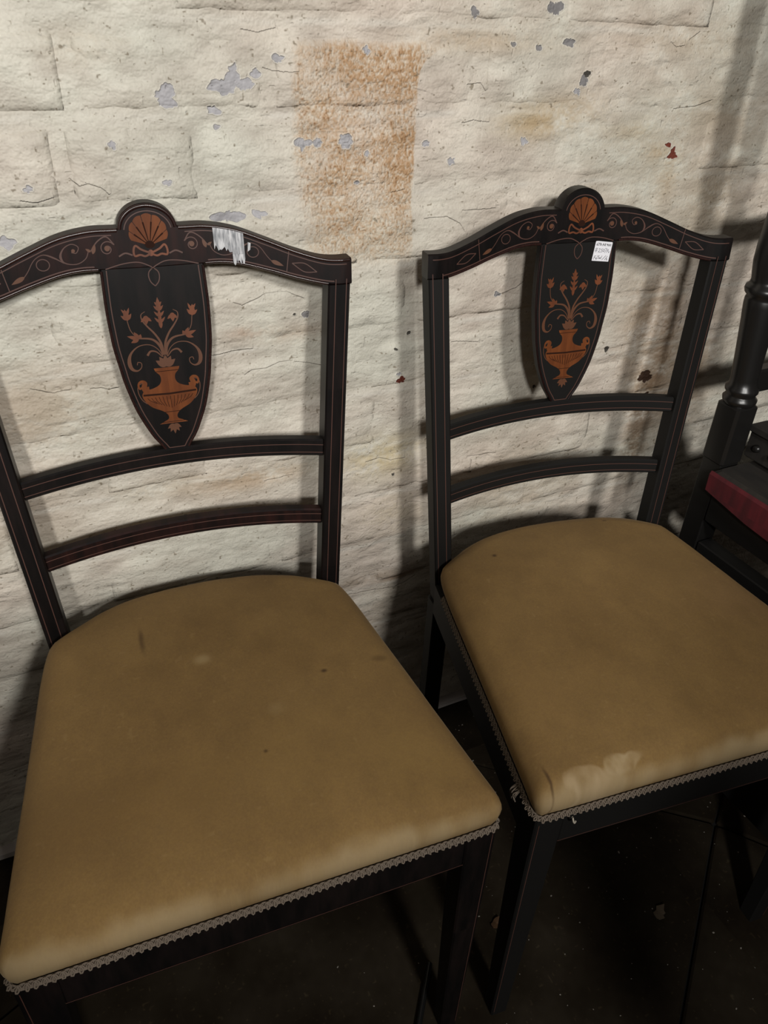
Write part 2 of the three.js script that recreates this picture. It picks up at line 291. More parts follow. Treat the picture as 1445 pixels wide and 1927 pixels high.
// ---------------------------------------------------------------- floor, other walls, ceiling
const FLOOR_TURN = Math.atan2(0.322, 0.513);
{
  const tone = dataTex(512, 512, (i, j) => {
    const x = i / 512, y = j / 512; const n = fbm(x * 9, y * 9, 4), m = vn(x * 90, y * 90), s = sstep(0.75, 0.95, vn(x * 200, y * 200));
    const v = 28 + 17 * n + 2 * m; return [v + 5 + s * 20, v - 1 + s * 18, v - 10 + s * 13];
  }, true);
  tone.wrapS = tone.wrapT = THREE.RepeatWrapping;
  const floorMat = new THREE.MeshPhysicalMaterial({ map: tone, roughness: 0.9, specularIntensity: 0.25, bumpMap: tone, bumpScale: 0.001 });
  const fl = new THREE.Group(); fl.name = 'floor'; fl.userData = { kind: 'structure', label: 'dark dirty floor of large slabs scattered with dust' }; scene.add(fl);
  add('bed', new THREE.BoxGeometry(6, 0.1, 5).translate(0.4, -0.058, 1.2), new THREE.MeshStandardMaterial({ color: 0x0a0908, roughness: 1 }), fl);
  // joint line runs through (0.61,-0.252) and (0.966,-0.524)
  const d = new THREE.Vector2(0.966 - 0.61, -0.524 + 0.252).normalize(), n = new THREE.Vector2(-d.y, d.x);
  for (let a = -3; a < 4; a++) for (let b = -3; b < 4; b++) {
    const s = 0.82, g = box(0.002, s - 0.002, -0.03, 0, 0.002, s - 0.002, 0.003);
    const m = new THREE.Matrix4().makeBasis(new THREE.Vector3(d.x, 0, d.y), new THREE.Vector3(0, 1, 0), new THREE.Vector3(n.x, 0, n.y).multiplyScalar(1));
    const o = new THREE.Vector2(0.61, -0.252).addScaledVector(d, a * s - 0.47).addScaledVector(n, b * s);
    const c = o.clone().addScaledVector(d, s / 2).addScaledVector(n, s / 2);
    if (c.x < -2.2 || c.x > 3 || c.y < -1.35 || c.y > 3.2) continue;
    g.applyMatrix4(m.setPosition(o.x, 0, o.y));
    // keep the part in front of the wall: slide the vertices that run under it back to its face
    const p = g.attributes.position; for (let i = 0; i < p.count; i++) if (p.getZ(i) < WZ) p.setZ(i, WZ);
    boxUV(g, 1.3); add('slab', g, floorMat, fl);
  }
  const dim = new THREE.MeshStandardMaterial({ color: new THREE.Color(0.05, 0.045, 0.04), roughness: 0.9 });
  const st = (n, g) => { const m = add(n, g, dim, scene); m.userData.kind = 'structure'; return m; };
  st('wall_left', new THREE.BoxGeometry(0.1, 2.8, 4.4).translate(-2.05, 1.3, 1.2));
  st('wall_right', new THREE.BoxGeometry(0.1, 2.8, 4.4).translate(2.85, 1.3, 1.2));
  st('wall_front', new THREE.BoxGeometry(5.2, 2.8, 0.1).translate(0.4, 1.3, 3.35));
  st('ceiling', new THREE.BoxGeometry(5.2, 0.1, 4.6).translate(0.4, 2.65, 1.2));
}
// ---------------------------------------------------------------- lamps
LAMPS.forEach(([x, y, z, cd, rad], i) => {
  const t = thing('ceiling_lamp', x, y, z);
  tag(t, i ? 'round glass pendant lamp behind the photographer, left of the pair' : 'round glass pendant lamp behind the photographer, right of the pair', 'lamp', 'pendant lamps');
  const glow = new THREE.MeshStandardMaterial({ color: 0xffffff, emissive: LAMP_COLOUR, emissiveIntensity: 1.6, roughness: 0.4 });
  const g = add('globe', new THREE.SphereGeometry(rad * 0.02, 32, 20), glow, t); g.castShadow = false;
  add('cord', new THREE.CylinderGeometry(0.004, 0.004, 2.6 - y - rad * 0.02, 8).translate(0, rad * 0.02 + (2.6 - y - rad * 0.02) / 2, 0), new THREE.MeshStandardMaterial({ color: 0x1a1a1a, roughness: 0.6 }), t);
  const l = new THREE.PointLight(LAMP_COLOUR, cd); l.castShadow = true; l.shadow.radius = rad; t.add(l);
});

// ---------------------------------------------------------------- materials of the chairs
function grainTex(c0, c1, seed) {
  const t = dataTex(256, 256, (i, j) => { const n = clamp(0.5 + 0.9 * fbm(i / 12 + seed, j / 60 + seed, 4) + 0.15 * vn(i / 2, j / 14)); return [lerp(c0[0], c1[0], n), lerp(c0[1], c1[1], n), lerp(c0[2], c1[2], n)]; }, true);
  t.wrapS = t.wrapT = THREE.RepeatWrapping; t.repeat.set(4, 4); return t;
}
const lacquer = new THREE.MeshPhysicalMaterial({ map: grainTex([11, 10, 10], [26, 20, 19], 3), roughness: 0.42, specularIntensity: 0.5 });
const redLacquer = new THREE.MeshPhysicalMaterial({ map: grainTex([15, 9, 9], [40, 20, 17], 9), roughness: 0.45, specularIntensity: 0.4 });
const beadWood = new THREE.MeshStandardMaterial({ map: grainTex([30, 18, 17], [56, 34, 30], 5), roughness: 0.26 });
const matteBlack = new THREE.MeshPhysicalMaterial({ color: new THREE.Color(0.0085, 0.008, 0.0075), roughness: 0.55, specularIntensity: 0.45 });
const string = new THREE.MeshStandardMaterial({ color: new THREE.Color(0.085, 0.038, 0.028), roughness: 0.5 });
const inlay = new THREE.MeshPhysicalMaterial({ map: grainTex([96, 52, 27], [124, 70, 36], 21), roughness: 0.5, specularIntensity: 0.4 });
const inlayDark = new THREE.MeshStandardMaterial({ color: new THREE.Color(0.110, 0.042, 0.019), roughness: 0.5 });
const inlayMid = new THREE.MeshStandardMaterial({ map: grainTex([92, 48, 24], [116, 62, 32], 33), roughness: 0.5 });
const inlayLine = new THREE.MeshPhysicalMaterial({ color: new THREE.Color(0.026, 0.010, 0.006), roughness: 0.7, specularIntensity: 0.15 });
const gimpMat = new THREE.MeshStandardMaterial({ color: new THREE.Color(0.165, 0.130, 0.098), roughness: 0.9 });

// ---------------------------------------------------------------- shape of the dining chair (local: x right, y up, z to the front; back posts at z = 0)
const HS = 0.4413, R1 = 0.0903, BOW = 0.0268, ARCH = 0.0066;
const halfW = (y) => 0.1884 + (0.2163 - 0.1884) * (y - HS) / (0.9006 - HS);
const rake = (y) => -(R1 * (y - HS) + 0.0033 * (y - HS) ** 2);
const bow = (x) => -BOW * Math.max(0, 1 - (x / 0.205) ** 2);
const face = (x, y) => rake(y) + bow(x);                         // front surface of the back
const PW = 0.0264, PD = 0.025;                                   // back post width, depth
const crestBase = table([[0, 0.9408], [0.033, 0.9402], [0.06, 0.9403], [0.0905, 0.9352], [0.123, 0.9236], [0.155, 0.9113], [0.187, 0.9027], [0.2163, 0.9025]]);
const crestTop = (x) => { const a = Math.abs(x), b = crestBase(a); return a < 0.0305 ? Math.max(b, 0.9385 + 0.0252 * Math.sqrt(Math.max(0, 1 - (a / 0.0305) ** 2))) : b; };
const crestBot = (() => { const t = table([[0, 0.8985], [0.052, 0.8995], [0.073, 0.9000], [0.094, 0.8975], [0.127, 0.8890], [0.156, 0.8805], [0.190, 0.8735], [0.2163, 0.8735]]); return (x) => t(Math.abs(x)); })();
const splatHalf = table([[0.680, 0.0125], [0.6905, 0.0155], [0.705, 0.0248], [0.7155, 0.0300], [0.737, 0.0388], [0.752, 0.0432], [0.777, 0.0488], [0.79, 0.0506], [0.815, 0.0540], [0.830, 0.0549], [0.859, 0.0556], [0.905, 0.0540]]);
// columns along x, chamfered section
function columns(xs, bot, top, zf, depth, b) {
  return loft(xs.map((x) => { const y0 = bot(x), y1 = top(x); return [[x, y0 + b, zf(x, y0 + b)], [x, y1 - b, zf(x, y1 - b)], [x, y1, zf(x, y1) - b], [x, y1, zf(x, y1) - depth + b], [x, y1 - b, zf(x, y1) - depth], [x, y0 + b, zf(x, y0) - depth], [x, y0, zf(x, y0) - depth + b], [x, y0, zf(x, y0) - b]]; }), 0.55);
}
const spread = (a, b, n) => Array.from({ length: n + 1 }, (_, i) => lerp(a, b, i / n));
// flat marquetry: filled outlines and strokes laid on the front surface (lift in metres)
const LIFT = 0.00035;
function fill(pts, surf = face, lift = LIFT) {
  const c = pts.map(([x, y]) => new THREE.Vector2(x, y)); if (THREE.ShapeUtils.isClockWise(c)) c.reverse();
  const f = THREE.ShapeUtils.triangulateShape(c, []), P = [], U = [];
  for (const t of f) for (const i of t) { P.push(c[i].x, c[i].y, surf(c[i].x, c[i].y) + lift); U.push(c[i].x, c[i].y); }
  const g = new THREE.BufferGeometry(); g.setAttribute('position', new THREE.Float32BufferAttribute(P, 3)); g.setAttribute('uv', new THREE.Float32BufferAttribute(U, 2)); g.computeVertexNormals(); return g;
}
function stroke(pts, w, surf = face, lift = LIFT) {
  const n = pts.length, L = [], R = [];
  for (let i = 0; i < n; i++) {
    const a = pts[Math.max(0, i - 1)], b = pts[Math.min(n - 1, i + 1)], dx = b[0] - a[0], dy = b[1] - a[1], l = Math.hypot(dx, dy) || 1, h = (typeof w === 'function' ? w(i / (n - 1)) : w) / 2;
    L.push([pts[i][0] - dy / l * h, pts[i][1] + dx / l * h]); R.push([pts[i][0] + dy / l * h, pts[i][1] - dx / l * h]);
  }
  const P = [], U = []; const put = (p) => { P.push(p[0], p[1], surf(p[0], p[1]) + lift); U.push(p[0], p[1]); };
  for (let i = 0; i + 1 < n; i++) { put(R[i]); put(R[i + 1]); put(L[i + 1]); put(R[i]); put(L[i + 1]); put(L[i]); }
  const g = new THREE.BufferGeometry(); g.setAttribute('position', new THREE.Float32BufferAttribute(P, 3)); g.setAttribute('uv', new THREE.Float32BufferAttribute(U, 2)); g.computeVertexNormals(); return g;
}
const curve = (pts, n = 24) => new THREE.CatmullRomCurve3(pts.map(([x, y]) => new THREE.Vector3(x, y, 0)), false, 'centripetal').getPoints(n).map((p) => [p.x, p.y]);
const flip = (pts) => pts.map(([x, y]) => [-x, y]);
const ring = (cx, cy, rx, ry, a0 = 0, a1 = Math.PI * 2, n = 20) => spread(a0, a1, n).map((a) => [cx + rx * Math.cos(a), cy + ry * Math.sin(a)]);
const spiral = (cx, cy, r0, r1, a0, turns, n = 26) => spread(0, 1, n).map((t) => { const a = a0 + turns * Math.PI * 2 * t, r = lerp(r0, r1, t); return [cx + r * Math.cos(a), cy + r * Math.sin(a)]; });
const leaf = (x, y, ang, len, wid) => { const o = []; for (let i = 0; i <= 8; i++) { const t = i / 8; o.push([t * len, wid / 2 * Math.sin(Math.PI * Math.pow(t, 0.75))]); } for (let i = 7; i > 0; i--) { const t = i / 8; o.push([t * len, -wid / 2 * Math.sin(Math.PI * Math.pow(t, 0.75))]); } const c = Math.cos(ang), s = Math.sin(ang); return o.map(([u, v]) => [x + u * c - v * s, y + u * s + v * c]); };
const both = (list) => list.concat(list.map(flip));
const tulip = (x, y, s, lean) => [leaf(x, y, Math.PI / 2 + lean, 0.013 * s, 0.0062 * s), leaf(x, y + 0.001, Math.PI / 2 + 0.75 + lean, 0.0085 * s, 0.0036 * s), leaf(x, y + 0.001, Math.PI / 2 - 0.75 + lean, 0.0085 * s, 0.0036 * s), leaf(x, y + 0.006 * s, Math.PI / 2 + 0.5 + lean, 0.009 * s, 0.0028 * s), leaf(x, y + 0.006 * s, Math.PI / 2 - 0.5 + lean, 0.009 * s, 0.0028 * s)];
const bell = (x, y, s) => [leaf(x, y + 0.003 * s, -Math.PI / 2, 0.009 * s, 0.005 * s), leaf(x, y + 0.002 * s, -Math.PI / 2 + 0.9, 0.0075 * s, 0.0035 * s), leaf(x, y + 0.002 * s, -Math.PI / 2 - 0.9, 0.0075 * s, 0.0035 * s), ring(x, y + 0.0015 * s, 0.0026 * s, 0.0024 * s)];
const splatSurf = (x, y) => face(x, y) - 0.0012;

function inlays(back, splat, crest) {
  const S = splatSurf, each = (name, geos, mat, parent) => geos.forEach((g) => add(name, g, mat, parent)), F = (l) => l.map((p) => fill(p, S));
  // urn
  const side = [[0.0143, 0.7885], [0.0128, 0.7845], [0.0088, 0.7800], [0.0080, 0.7740], [0.0105, 0.7690], [0.0175, 0.7655], [0.0270, 0.7635], [0.0300, 0.7615], [0.0312, 0.7575], [0.0285, 0.7505], [0.0220, 0.7430], [0.0120, 0.7375], [0.0078, 0.7345], [0.0050, 0.7300], [0.0055, 0.7265], [0.0110, 0.7235], [0.0165, 0.7208]];
  const uo = curve(side, 60); const urn = add('urn_inlay', fill([...uo, ...flip(uo).reverse()], S), inlay, splat);
  each('urn_scroll', both([curve([[0.0225, 0.7640], [0.0265, 0.7645], [0.0275, 0.7690], [0.0262, 0.7725], [0.0290, 0.7748], [0.0325, 0.7738], [0.0338, 0.7700], [0.0325, 0.7665], [0.0305, 0.7680]], 30)]).map((p) => stroke(p, (t) => lerp(0.0085, 0.0022, Math.min(1, t * 1.6)), S)), inlay, splat);
  urn.userData.label = 'orange marquetry urn';
  const ul = []; for (let i = -6; i <= 6; i++) ul.push(stroke([[i * 0.0043, 0.7545], [i * 0.0039, 0.7470 + Math.abs(i) * 0.0007], [i * 0.0027, 0.7398 + Math.abs(i) * 0.0012]], 0.00055, S, LIFT * 2));
  ul.push(stroke([[-0.0300, 0.7585], [0, 0.7572], [0.0300, 0.7585]], 0.0022, S, LIFT * 2), stroke([[-0.0085, 0.7352], [0.0085, 0.7352]], 0.0007, S, LIFT * 2), stroke([[-0.0128, 0.7845], [0.0128, 0.7845]], 0.0007, S, LIFT * 2), stroke([[-0.013, 0.7228], [0.013, 0.7228]], 0.0006, S, LIFT * 2));
  each('urn_flute', ul, inlayLine, splat);
  const hl = both([curve([[0.0285, 0.7728], [0.0330, 0.7715], [0.0350, 0.7670], [0.0343, 0.7590], [0.0310, 0.7520], [0.0270, 0.7480]], 22)]).map((p) => stroke(p, 0.0009, S));
  each('urn_handle', hl, inlayDark, splat);
  // flowers
  const fl = [...tulip(-0.0345, 0.8445, 1, 0.12), ...tulip(0.0352, 0.8445, 1, -0.12), ...bell(-0.0150, 0.8445, 1), ...bell(0.0138, 0.8455, 1),
    leaf(0, 0.8330, Math.PI / 2, 0.014, 0.0042), leaf(0, 0.852, Math.PI / 2, 0.0155, 0.0052), leaf(0, 0.838, Math.PI / 2, 0.02, 0.0036)];
  for (const s of [-1, 1]) for (const [y, l] of [[0.839, 0.009], [0.846, 0.0085], [0.8525, 0.008], [0.858, 0.006]]) fl.push(leaf(0, y, Math.PI / 2 - s * 0.72, l, 0.0027));
  for (const s of [-1, 1]) for (const [da, l] of [[0, 0.013], [0.75, 0.0095], [-0.7, 0.0095], [1.7, 0.006]]) fl.push(leaf(s * 0.0255, 0.8235, s > 0 ? 0.35 + da : Math.PI - 0.35 - da, l, 0.0044));
  each('flower_inlay', F(fl), inlayMid, splat);
  // stems and scrolls
  const st = [];
  for (const p of both([curve([[0.001, 0.803], [0.0035, 0.813], [0.0110, 0.8215], [0.0270, 0.8245]], 20)])) st.push(stroke(p, (t) => lerp(0.0040, 0.0014, t), S));
  for (const p of both([curve([[0.001, 0.803], [0.0025, 0.817], [0.0080, 0.828], [0.0150, 0.837], [0.0195, 0.8445], [0.0195, 0.8500], [0.0150, 0.8530]], 24)])) st.push(stroke(p, (t) => lerp(0.0028, 0.0006, t), S));
  for (const p of both([curve([[0.0275, 0.8250], [0.0330, 0.8340], [0.0350, 0.8445]], 12)])) st.push(stroke(p, 0.0009, S));
  for (const p of both([curve([[0.002, 0.801], [0.0070, 0.8105], [0.0150, 0.8160], [0.0270, 0.8155], [0.0365, 0.8080], [0.0395, 0.7990], [0.0375, 0.7905], [0.0320, 0.7880], [0.0272, 0.7915], [0.0270, 0.7965], [0.0305, 0.7975], [0.0315, 0.7945]], 50)])) st.push(stroke(p, (t) => 0.0009 + 0.0034 * Math.exp(-(((t - 0.48) / 0.13) ** 2)), S));
  for (const p of both([curve([[0.003, 0.801], [0.0090, 0.8075], [0.0150, 0.8085], [0.0190, 0.8040]], 14)])) st.push(stroke(p, (t) => lerp(0.001, 0.0026, t), S));
  each('scroll_inlay', st, inlayDark, splat);
  const ac = []; for (const a of [-0.95, -0.5, 0, 0.5, 0.95]) ac.push(leaf(0, 0.7895, Math.PI / 2 + a, 0.0135, 0.0068));
  for (const a of [-1.0, -0.5, 0, 0.5, 1.0]) ac.push(leaf(0, 0.7195, -Math.PI / 2 + a, 0.0125 - 0.003 * Math.abs(a), 0.0045));
  each('leaf_inlay', F(ac), inlayDark, splat);
  // border line of the splat with the loop at its head
  const ys = spread(0.690, 0.899, 40), bl = [];
  for (const s of [-1, 1]) bl.push(stroke(ys.map((y) => [s * (splatHalf(y) - 0.0062), y]), 0.0011, S));
  bl.push(stroke([[-(splatHalf(0.69) - 0.0062), 0.690], [splatHalf(0.69) - 0.0062, 0.690]], 0.0011, S));
  each('stringing', bl, string, splat);
  const hd = both([curve([[0.0485, 0.9008], [0.030, 0.9050], [0.014, 0.9055], [0.004, 0.9015], [0, 0.8990]], 20), curve([[0, 0.8990], [0.0048, 0.8945], [0.0056, 0.8890], [0.0038, 0.8835], [0, 0.8795]], 16)]);
  const crossed = (x, y) => (y < crestBot(x) ? splatSurf(x, y) : face(x, y));
  each('stringing', hd.map((p) => stroke(p, 0.0011, crossed, 0.0007)), string, splat);
  // shell on the crest: seven ribs under one scalloped outline
  const rib = [-1.28, -0.92, -0.56, -0.19, 0.19, 0.56, 0.92, 1.28], SR = (a) => 0.0308 - 0.0068 * a * a;
  for (let i = 0; i < 7; i++) {
    const a0 = rib[i] + 0.012, a1 = rib[i + 1] - 0.012, o = [];
    for (let k = 0; k <= 8; k++) { const a = lerp(a0, a1, k / 8), r = SR(a) * (1 + 0.035 * Math.sin(Math.PI * k / 8)); o.push([Math.sin(a) * r * 0.96, 0.9218 + Math.cos(a) * r]); }
    o.push([Math.sin(a1) * 0.0050, 0.9218 + Math.cos(a1) * 0.0050], [Math.sin(a0) * 0.0050, 0.9218 + Math.cos(a0) * 0.0050]);
    add('shell_inlay', fill(o), inlay, crest);
  }
  each('shell_line', rib.slice(1, -1).map((a) => stroke([[Math.sin(a) * 0.0050, 0.9218 + Math.cos(a) * 0.0052], [Math.sin(a) * SR(a) * 0.74, 0.9218 + Math.cos(a) * SR(a) * 0.78]], (t) => lerp(0.0008, 0.0016, t), face, LIFT * 2)), inlayLine, crest);
  add('shell_inlay', fill(ring(0, 0.9226, 0.0054, 0.0036)), inlayLine, crest);
  const bw = both([curve([[0, 0.9140], [0.006, 0.9165], [0.0100, 0.9185], [0.0150, 0.9222], [0.0172, 0.9185], [0.0168, 0.9120], [0.0110, 0.9128], [0.0060, 0.9112], [0, 0.9140]], 30)]).map((p) => stroke(p, 0.0021)); bw.push(fill(ring(0, 0.9142, 0.0028, 0.0034)));
  each('bow_inlay', bw, inlayMid, crest);
  // running scroll on both arms of the crest
  const V = (x, v) => [x, lerp(crestBot(x), crestBase(x), v)];
  const vine = [], leaves = [];
  for (const s of [1, -1]) {
    const m = (p) => (s > 0 ? p : flip(p));
    const add2 = (p, w) => vine.push(stroke(m(p), w));
    add2(curve([V(0.019, 0.34), V(0.026, 0.40), V(0.033, 0.33)], 12), 0.0016);
    const a = V(0.0435, 0.53), b = V(0.0775, 0.57), c = V(0.108, 0.52);
    add2(spiral(a[0], a[1], 0.0078, 0.0022, 2.6, -1.25), 0.0010);
    leaves.push(m(ring(a[0], a[1] + 0.0003, 0.0028, 0.0028)));
    add2(curve([V(0.0360, 0.62), V(0.0430, 0.82), V(0.0520, 0.72), V(0.0600, 0.50)], 16), 0.0012);
    leaves.push(m(leaf(...V(0.0585, 0.42), 1.9, 0.011, 0.0040)), m(leaf(...V(0.0600, 0.48), 0.6, 0.006, 0.0028)));
    add2(curve([V(0.0620, 0.52), V(0.0660, 0.33), V(0.0760, 0.22), V(0.0880, 0.34), V(0.0900, 0.52), V(0.0850, 0.70), V(0.0770, 0.74), V(0.0715, 0.63), V(0.0745, 0.50), V(0.0790, 0.54)], 40), (t) => 0.0009 + 0.0016 * Math.exp(-(((t - 0.42) / 0.08) ** 2)));
    leaves.push(m(ring(b[0] - 0.0005, b[1], 0.0018, 0.0018)));
    add2(curve([V(0.0880, 0.32), V(0.0960, 0.52), V(0.1060, 0.72), V(0.1150, 0.70), V(0.1240, 0.44), V(0.1290, 0.34), V(0.1360, 0.33)], 30), (t) => 0.0008 + 0.0008 * Math.exp(-(((t - 0.2) / 0.1) ** 2)));
    add2(ring(c[0], c[1] - 0.002, 0.0062, 0.0056), 0.0009);
    leaves.push(m(leaf(...V(0.1270, 0.36), -0.42, 0.0150, 0.0046)));
    // divider and lens near the end
    add2([V(0.1475, 0.16), V(0.1475, 0.98)].map(([x, y], i) => [x + (i ? 0 : -0.004), y]), 0.0009);
    const l0 = V(0.1500, 0.50), l1 = V(0.1770, 0.42); add2(curve([l0, [lerp(l0[0], l1[0], 0.5), lerp(l0[1], l1[1], 0.5) + 0.0046], l1], 14), 0.0010); add2(curve([l0, [lerp(l0[0], l1[0], 0.5), lerp(l0[1], l1[1], 0.5) - 0.0046], l1], 14), 0.0010);
  }
  each('scroll_inlay', vine, string, crest); each('leaf_inlay', leaves.map((p) => fill(p)), inlayDark, crest);
  // stringing along crest edges
  const ce = [];
  for (const s of [-1, 1]) {
    ce.push(stroke(spread(0.0375, 0.2105, 50).map((x) => [s * x, crestBase(x) - 0.0062]), 0.0010));
    ce.push(stroke(spread(0.0590, 0.1960, 40).map((x) => [s * x, crestBot(x) + 0.0042]), 0.0012));
  }
  ce.push(stroke(spread(-1, 1, 30).map((t) => { const a = Math.PI / 2 - t * 1.42; return [Math.cos(a) * 0.0243, 0.9355 + Math.sin(a) * 0.0205]; }), 0.0010));
  each('stringing', ce, string, crest);
}
// cushion outline, seen from above, run counter-clockwise from the front left corner
const SEAT = (() => {
  const h = [[0.2322, 0.389], [0.2285, 0.350], [0.2165, 0.25], [0.2050, 0.15], [0.1945, 0.06], [0.1895, 0.030], [0.1840, 0.012], [0.1720, 0.001], [0.155, -0.010], [0.13, -0.025], [0.085, -0.042], [0.04, -0.0485], [0, -0.050]];
  const pts = [[-0.220, 0.397], [-0.1, 0.397], [0, 0.397], [0.1, 0.397], [0.220, 0.397], [0.2295, 0.3958], ...h, ...h.slice(0, -1).reverse().map(([x, z]) => [-x, z]), [-0.2295, 0.3958]];
  return new THREE.CatmullRomCurve3(pts.map(([x, z]) => new THREE.Vector3(x, 0, z)), true, 'centripetal').getSpacedPoints(220).slice(0, -1);
})();
const seatNormal = SEAT.map((p, i) => { const a = SEAT[(i + 219) % 220], b = SEAT[(i + 1) % 220]; const v = new THREE.Vector2(-(b.z - a.z), b.x - a.x).normalize(); return (v.x * p.x + v.y * (p.z - 0.2) < 0) ? v.negate() : v; });
function cushion(seed) {
  const prof = [[-0.0040, HS + 0.0005], [-0.0010, HS + 0.008], [0.0018, HS + 0.016], [0.0026, HS + 0.024], [0.0012, HS + 0.032], [-0.0030, HS + 0.0385], [-0.0095, HS + 0.0445], [-0.018, HS + 0.0488], [-0.030, HS + 0.0522], [-0.046, HS + 0.0548], [-0.066, HS + 0.0572]];
  const C = new THREE.Vector3(0, 0, 0.185), P = [], U = [], I = [], n = 220;
  const put = (x, y, z) => { P.push(x, y, z); U.push(x / 0.56 + 0.5, z / 0.56 + 0.16); };
  const wob = (x, z) => 0.0018 * fbm(x * 11 + seed, z * 11 + seed, 3);
  const top = (x, z) => { const hw = lerp(0.190, 0.2322, clamp(z / 0.39)), u = Math.min(1, Math.abs(x) / hw), v = Math.min(1, Math.abs(z - 0.1735) / 0.2235); return HS + 0.0468 + 0.0175 * (1 - Math.pow(u, 3)) * (1 - Math.pow(v, 3)); };
  // insets head for the middle so that the corners do not fold over themselves
  const inset = (p, nrm, o) => { const d = new THREE.Vector2(C.x - p.x, C.z - p.z).normalize(), k = Math.max(0.72, -(d.x * nrm.x + d.y * nrm.y)); return o > 0 ? [p.x + nrm.x * o, p.z + nrm.y * o] : [p.x - d.x * o / k, p.z - d.y * o / k]; };
  for (const [o, y] of prof) SEAT.forEach((p, i) => { const [x, z] = inset(p, seatNormal[i], o); put(x, (o <= -0.018 ? top(x, z) : y) + (y > HS + 0.02 ? wob(x, z) : 0), z); });
  const inner = [0.22, 0.42, 0.62, 0.82];
  for (const t of inner) SEAT.forEach((p, i) => { const [bx, bz] = inset(p, seatNormal[i], -0.066); const x = lerp(bx, C.x, t), z = lerp(bz, C.z, t); put(x, top(x, z) + wob(x, z), z); });
  put(C.x, top(C.x, C.z) + wob(C.x, C.z), C.z); const c = P.length / 3 - 1, rows = prof.length + inner.length;
  for (let r = 0; r + 1 < rows; r++) for (let i = 0; i < n; i++) { const a = r * n + i, b = r * n + (i + 1) % n, d = a + n, e = b + n; I.push(a, e, b, a, d, e); }
  for (let i = 0; i < n; i++) I.push((rows - 1) * n + i, c, (rows - 1) * n + (i + 1) % n);
  const g = new THREE.BufferGeometry(); g.setAttribute('position', new THREE.Float32BufferAttribute(P, 3)); g.setAttribute('uv', new THREE.Float32BufferAttribute(U, 2)); g.setIndex(I); g.computeVertexNormals();
  if (g.attributes.normal.getY(c) < 0) { const a = g.index.array; for (let i = 0; i < a.length; i += 3) { const t = a[i + 1]; a[i + 1] = a[i + 2]; a[i + 2] = t; } g.computeVertexNormals(); }
  return g;
}
// velvet: worn gold cloth; marks are [x, z, rx, rz, strength, colour]
function velvet(seed, marks) {
  const N = 1024, map = dataTex(N, N, (i, j) => {
    const x = ((i + 0.5) / N - 0.5) * 0.56, z = ((j + 0.5) / N - 0.16) * 0.56;
    const n = fbm(x * 13 + seed, z * 13 + seed, 4), m = fbm(x * 55 + seed, z * 40, 3), w = vn(x * 900, z * 900), w2 = vn(x * 420 + 3, z * 420);
    let r = 131 + 12 * n + 6 * m + 4 * w + 2 * w2, g = 103 + 11 * n + 5 * m + 4 * w + 2 * w2, b = 60 + 8 * n + 3 * m + 3 * w;
    const worn = sstep(0.387, 0.403, z + 0.012 * fbm(x * 26 + seed, z * 30, 3)); r = lerp(r, 184, worn * 0.55); g = lerp(g, 161, worn * 0.6); b = lerp(b, 128, worn * 0.6);
    const fleck = sstep(0.80, 0.95, vn(x * 170 + seed * 3, z * 170)) * 0.16; r = lerp(r, 172, fleck); g = lerp(g, 148, fleck); b = lerp(b, 104, fleck);
    for (const [mx, mz, rx, rz, s, c] of marks) { const dx = (x - mx) / rx, dz = (z - mz) / rz, d = dx * dx + dz * dz; if (d > 5) continue; const k = s * (s > 0.8 && rx > 0.01 ? 0.8 * sstep(1.3, 0.6, d + 1.5 * m + 0.8 * n) * clamp(0.75 + 1.6 * m) : Math.exp(-Math.pow(d, 1.4)) * clamp(0.9 + m)); r = lerp(r, c[0], k); g = lerp(g, c[1], k); b = lerp(b, c[2], k); }
    return [clamp(r, 0, 255), clamp(g, 0, 255), clamp(b, 0, 255)];
  }, true);
  return new THREE.MeshPhysicalMaterial({ map, bumpMap: map, bumpScale: 0.0008, roughness: 0.92, sheen: 0.25, sheenRoughness: 0.45, sheenColor: new THREE.Color(0.75, 0.62, 0.42) });
}
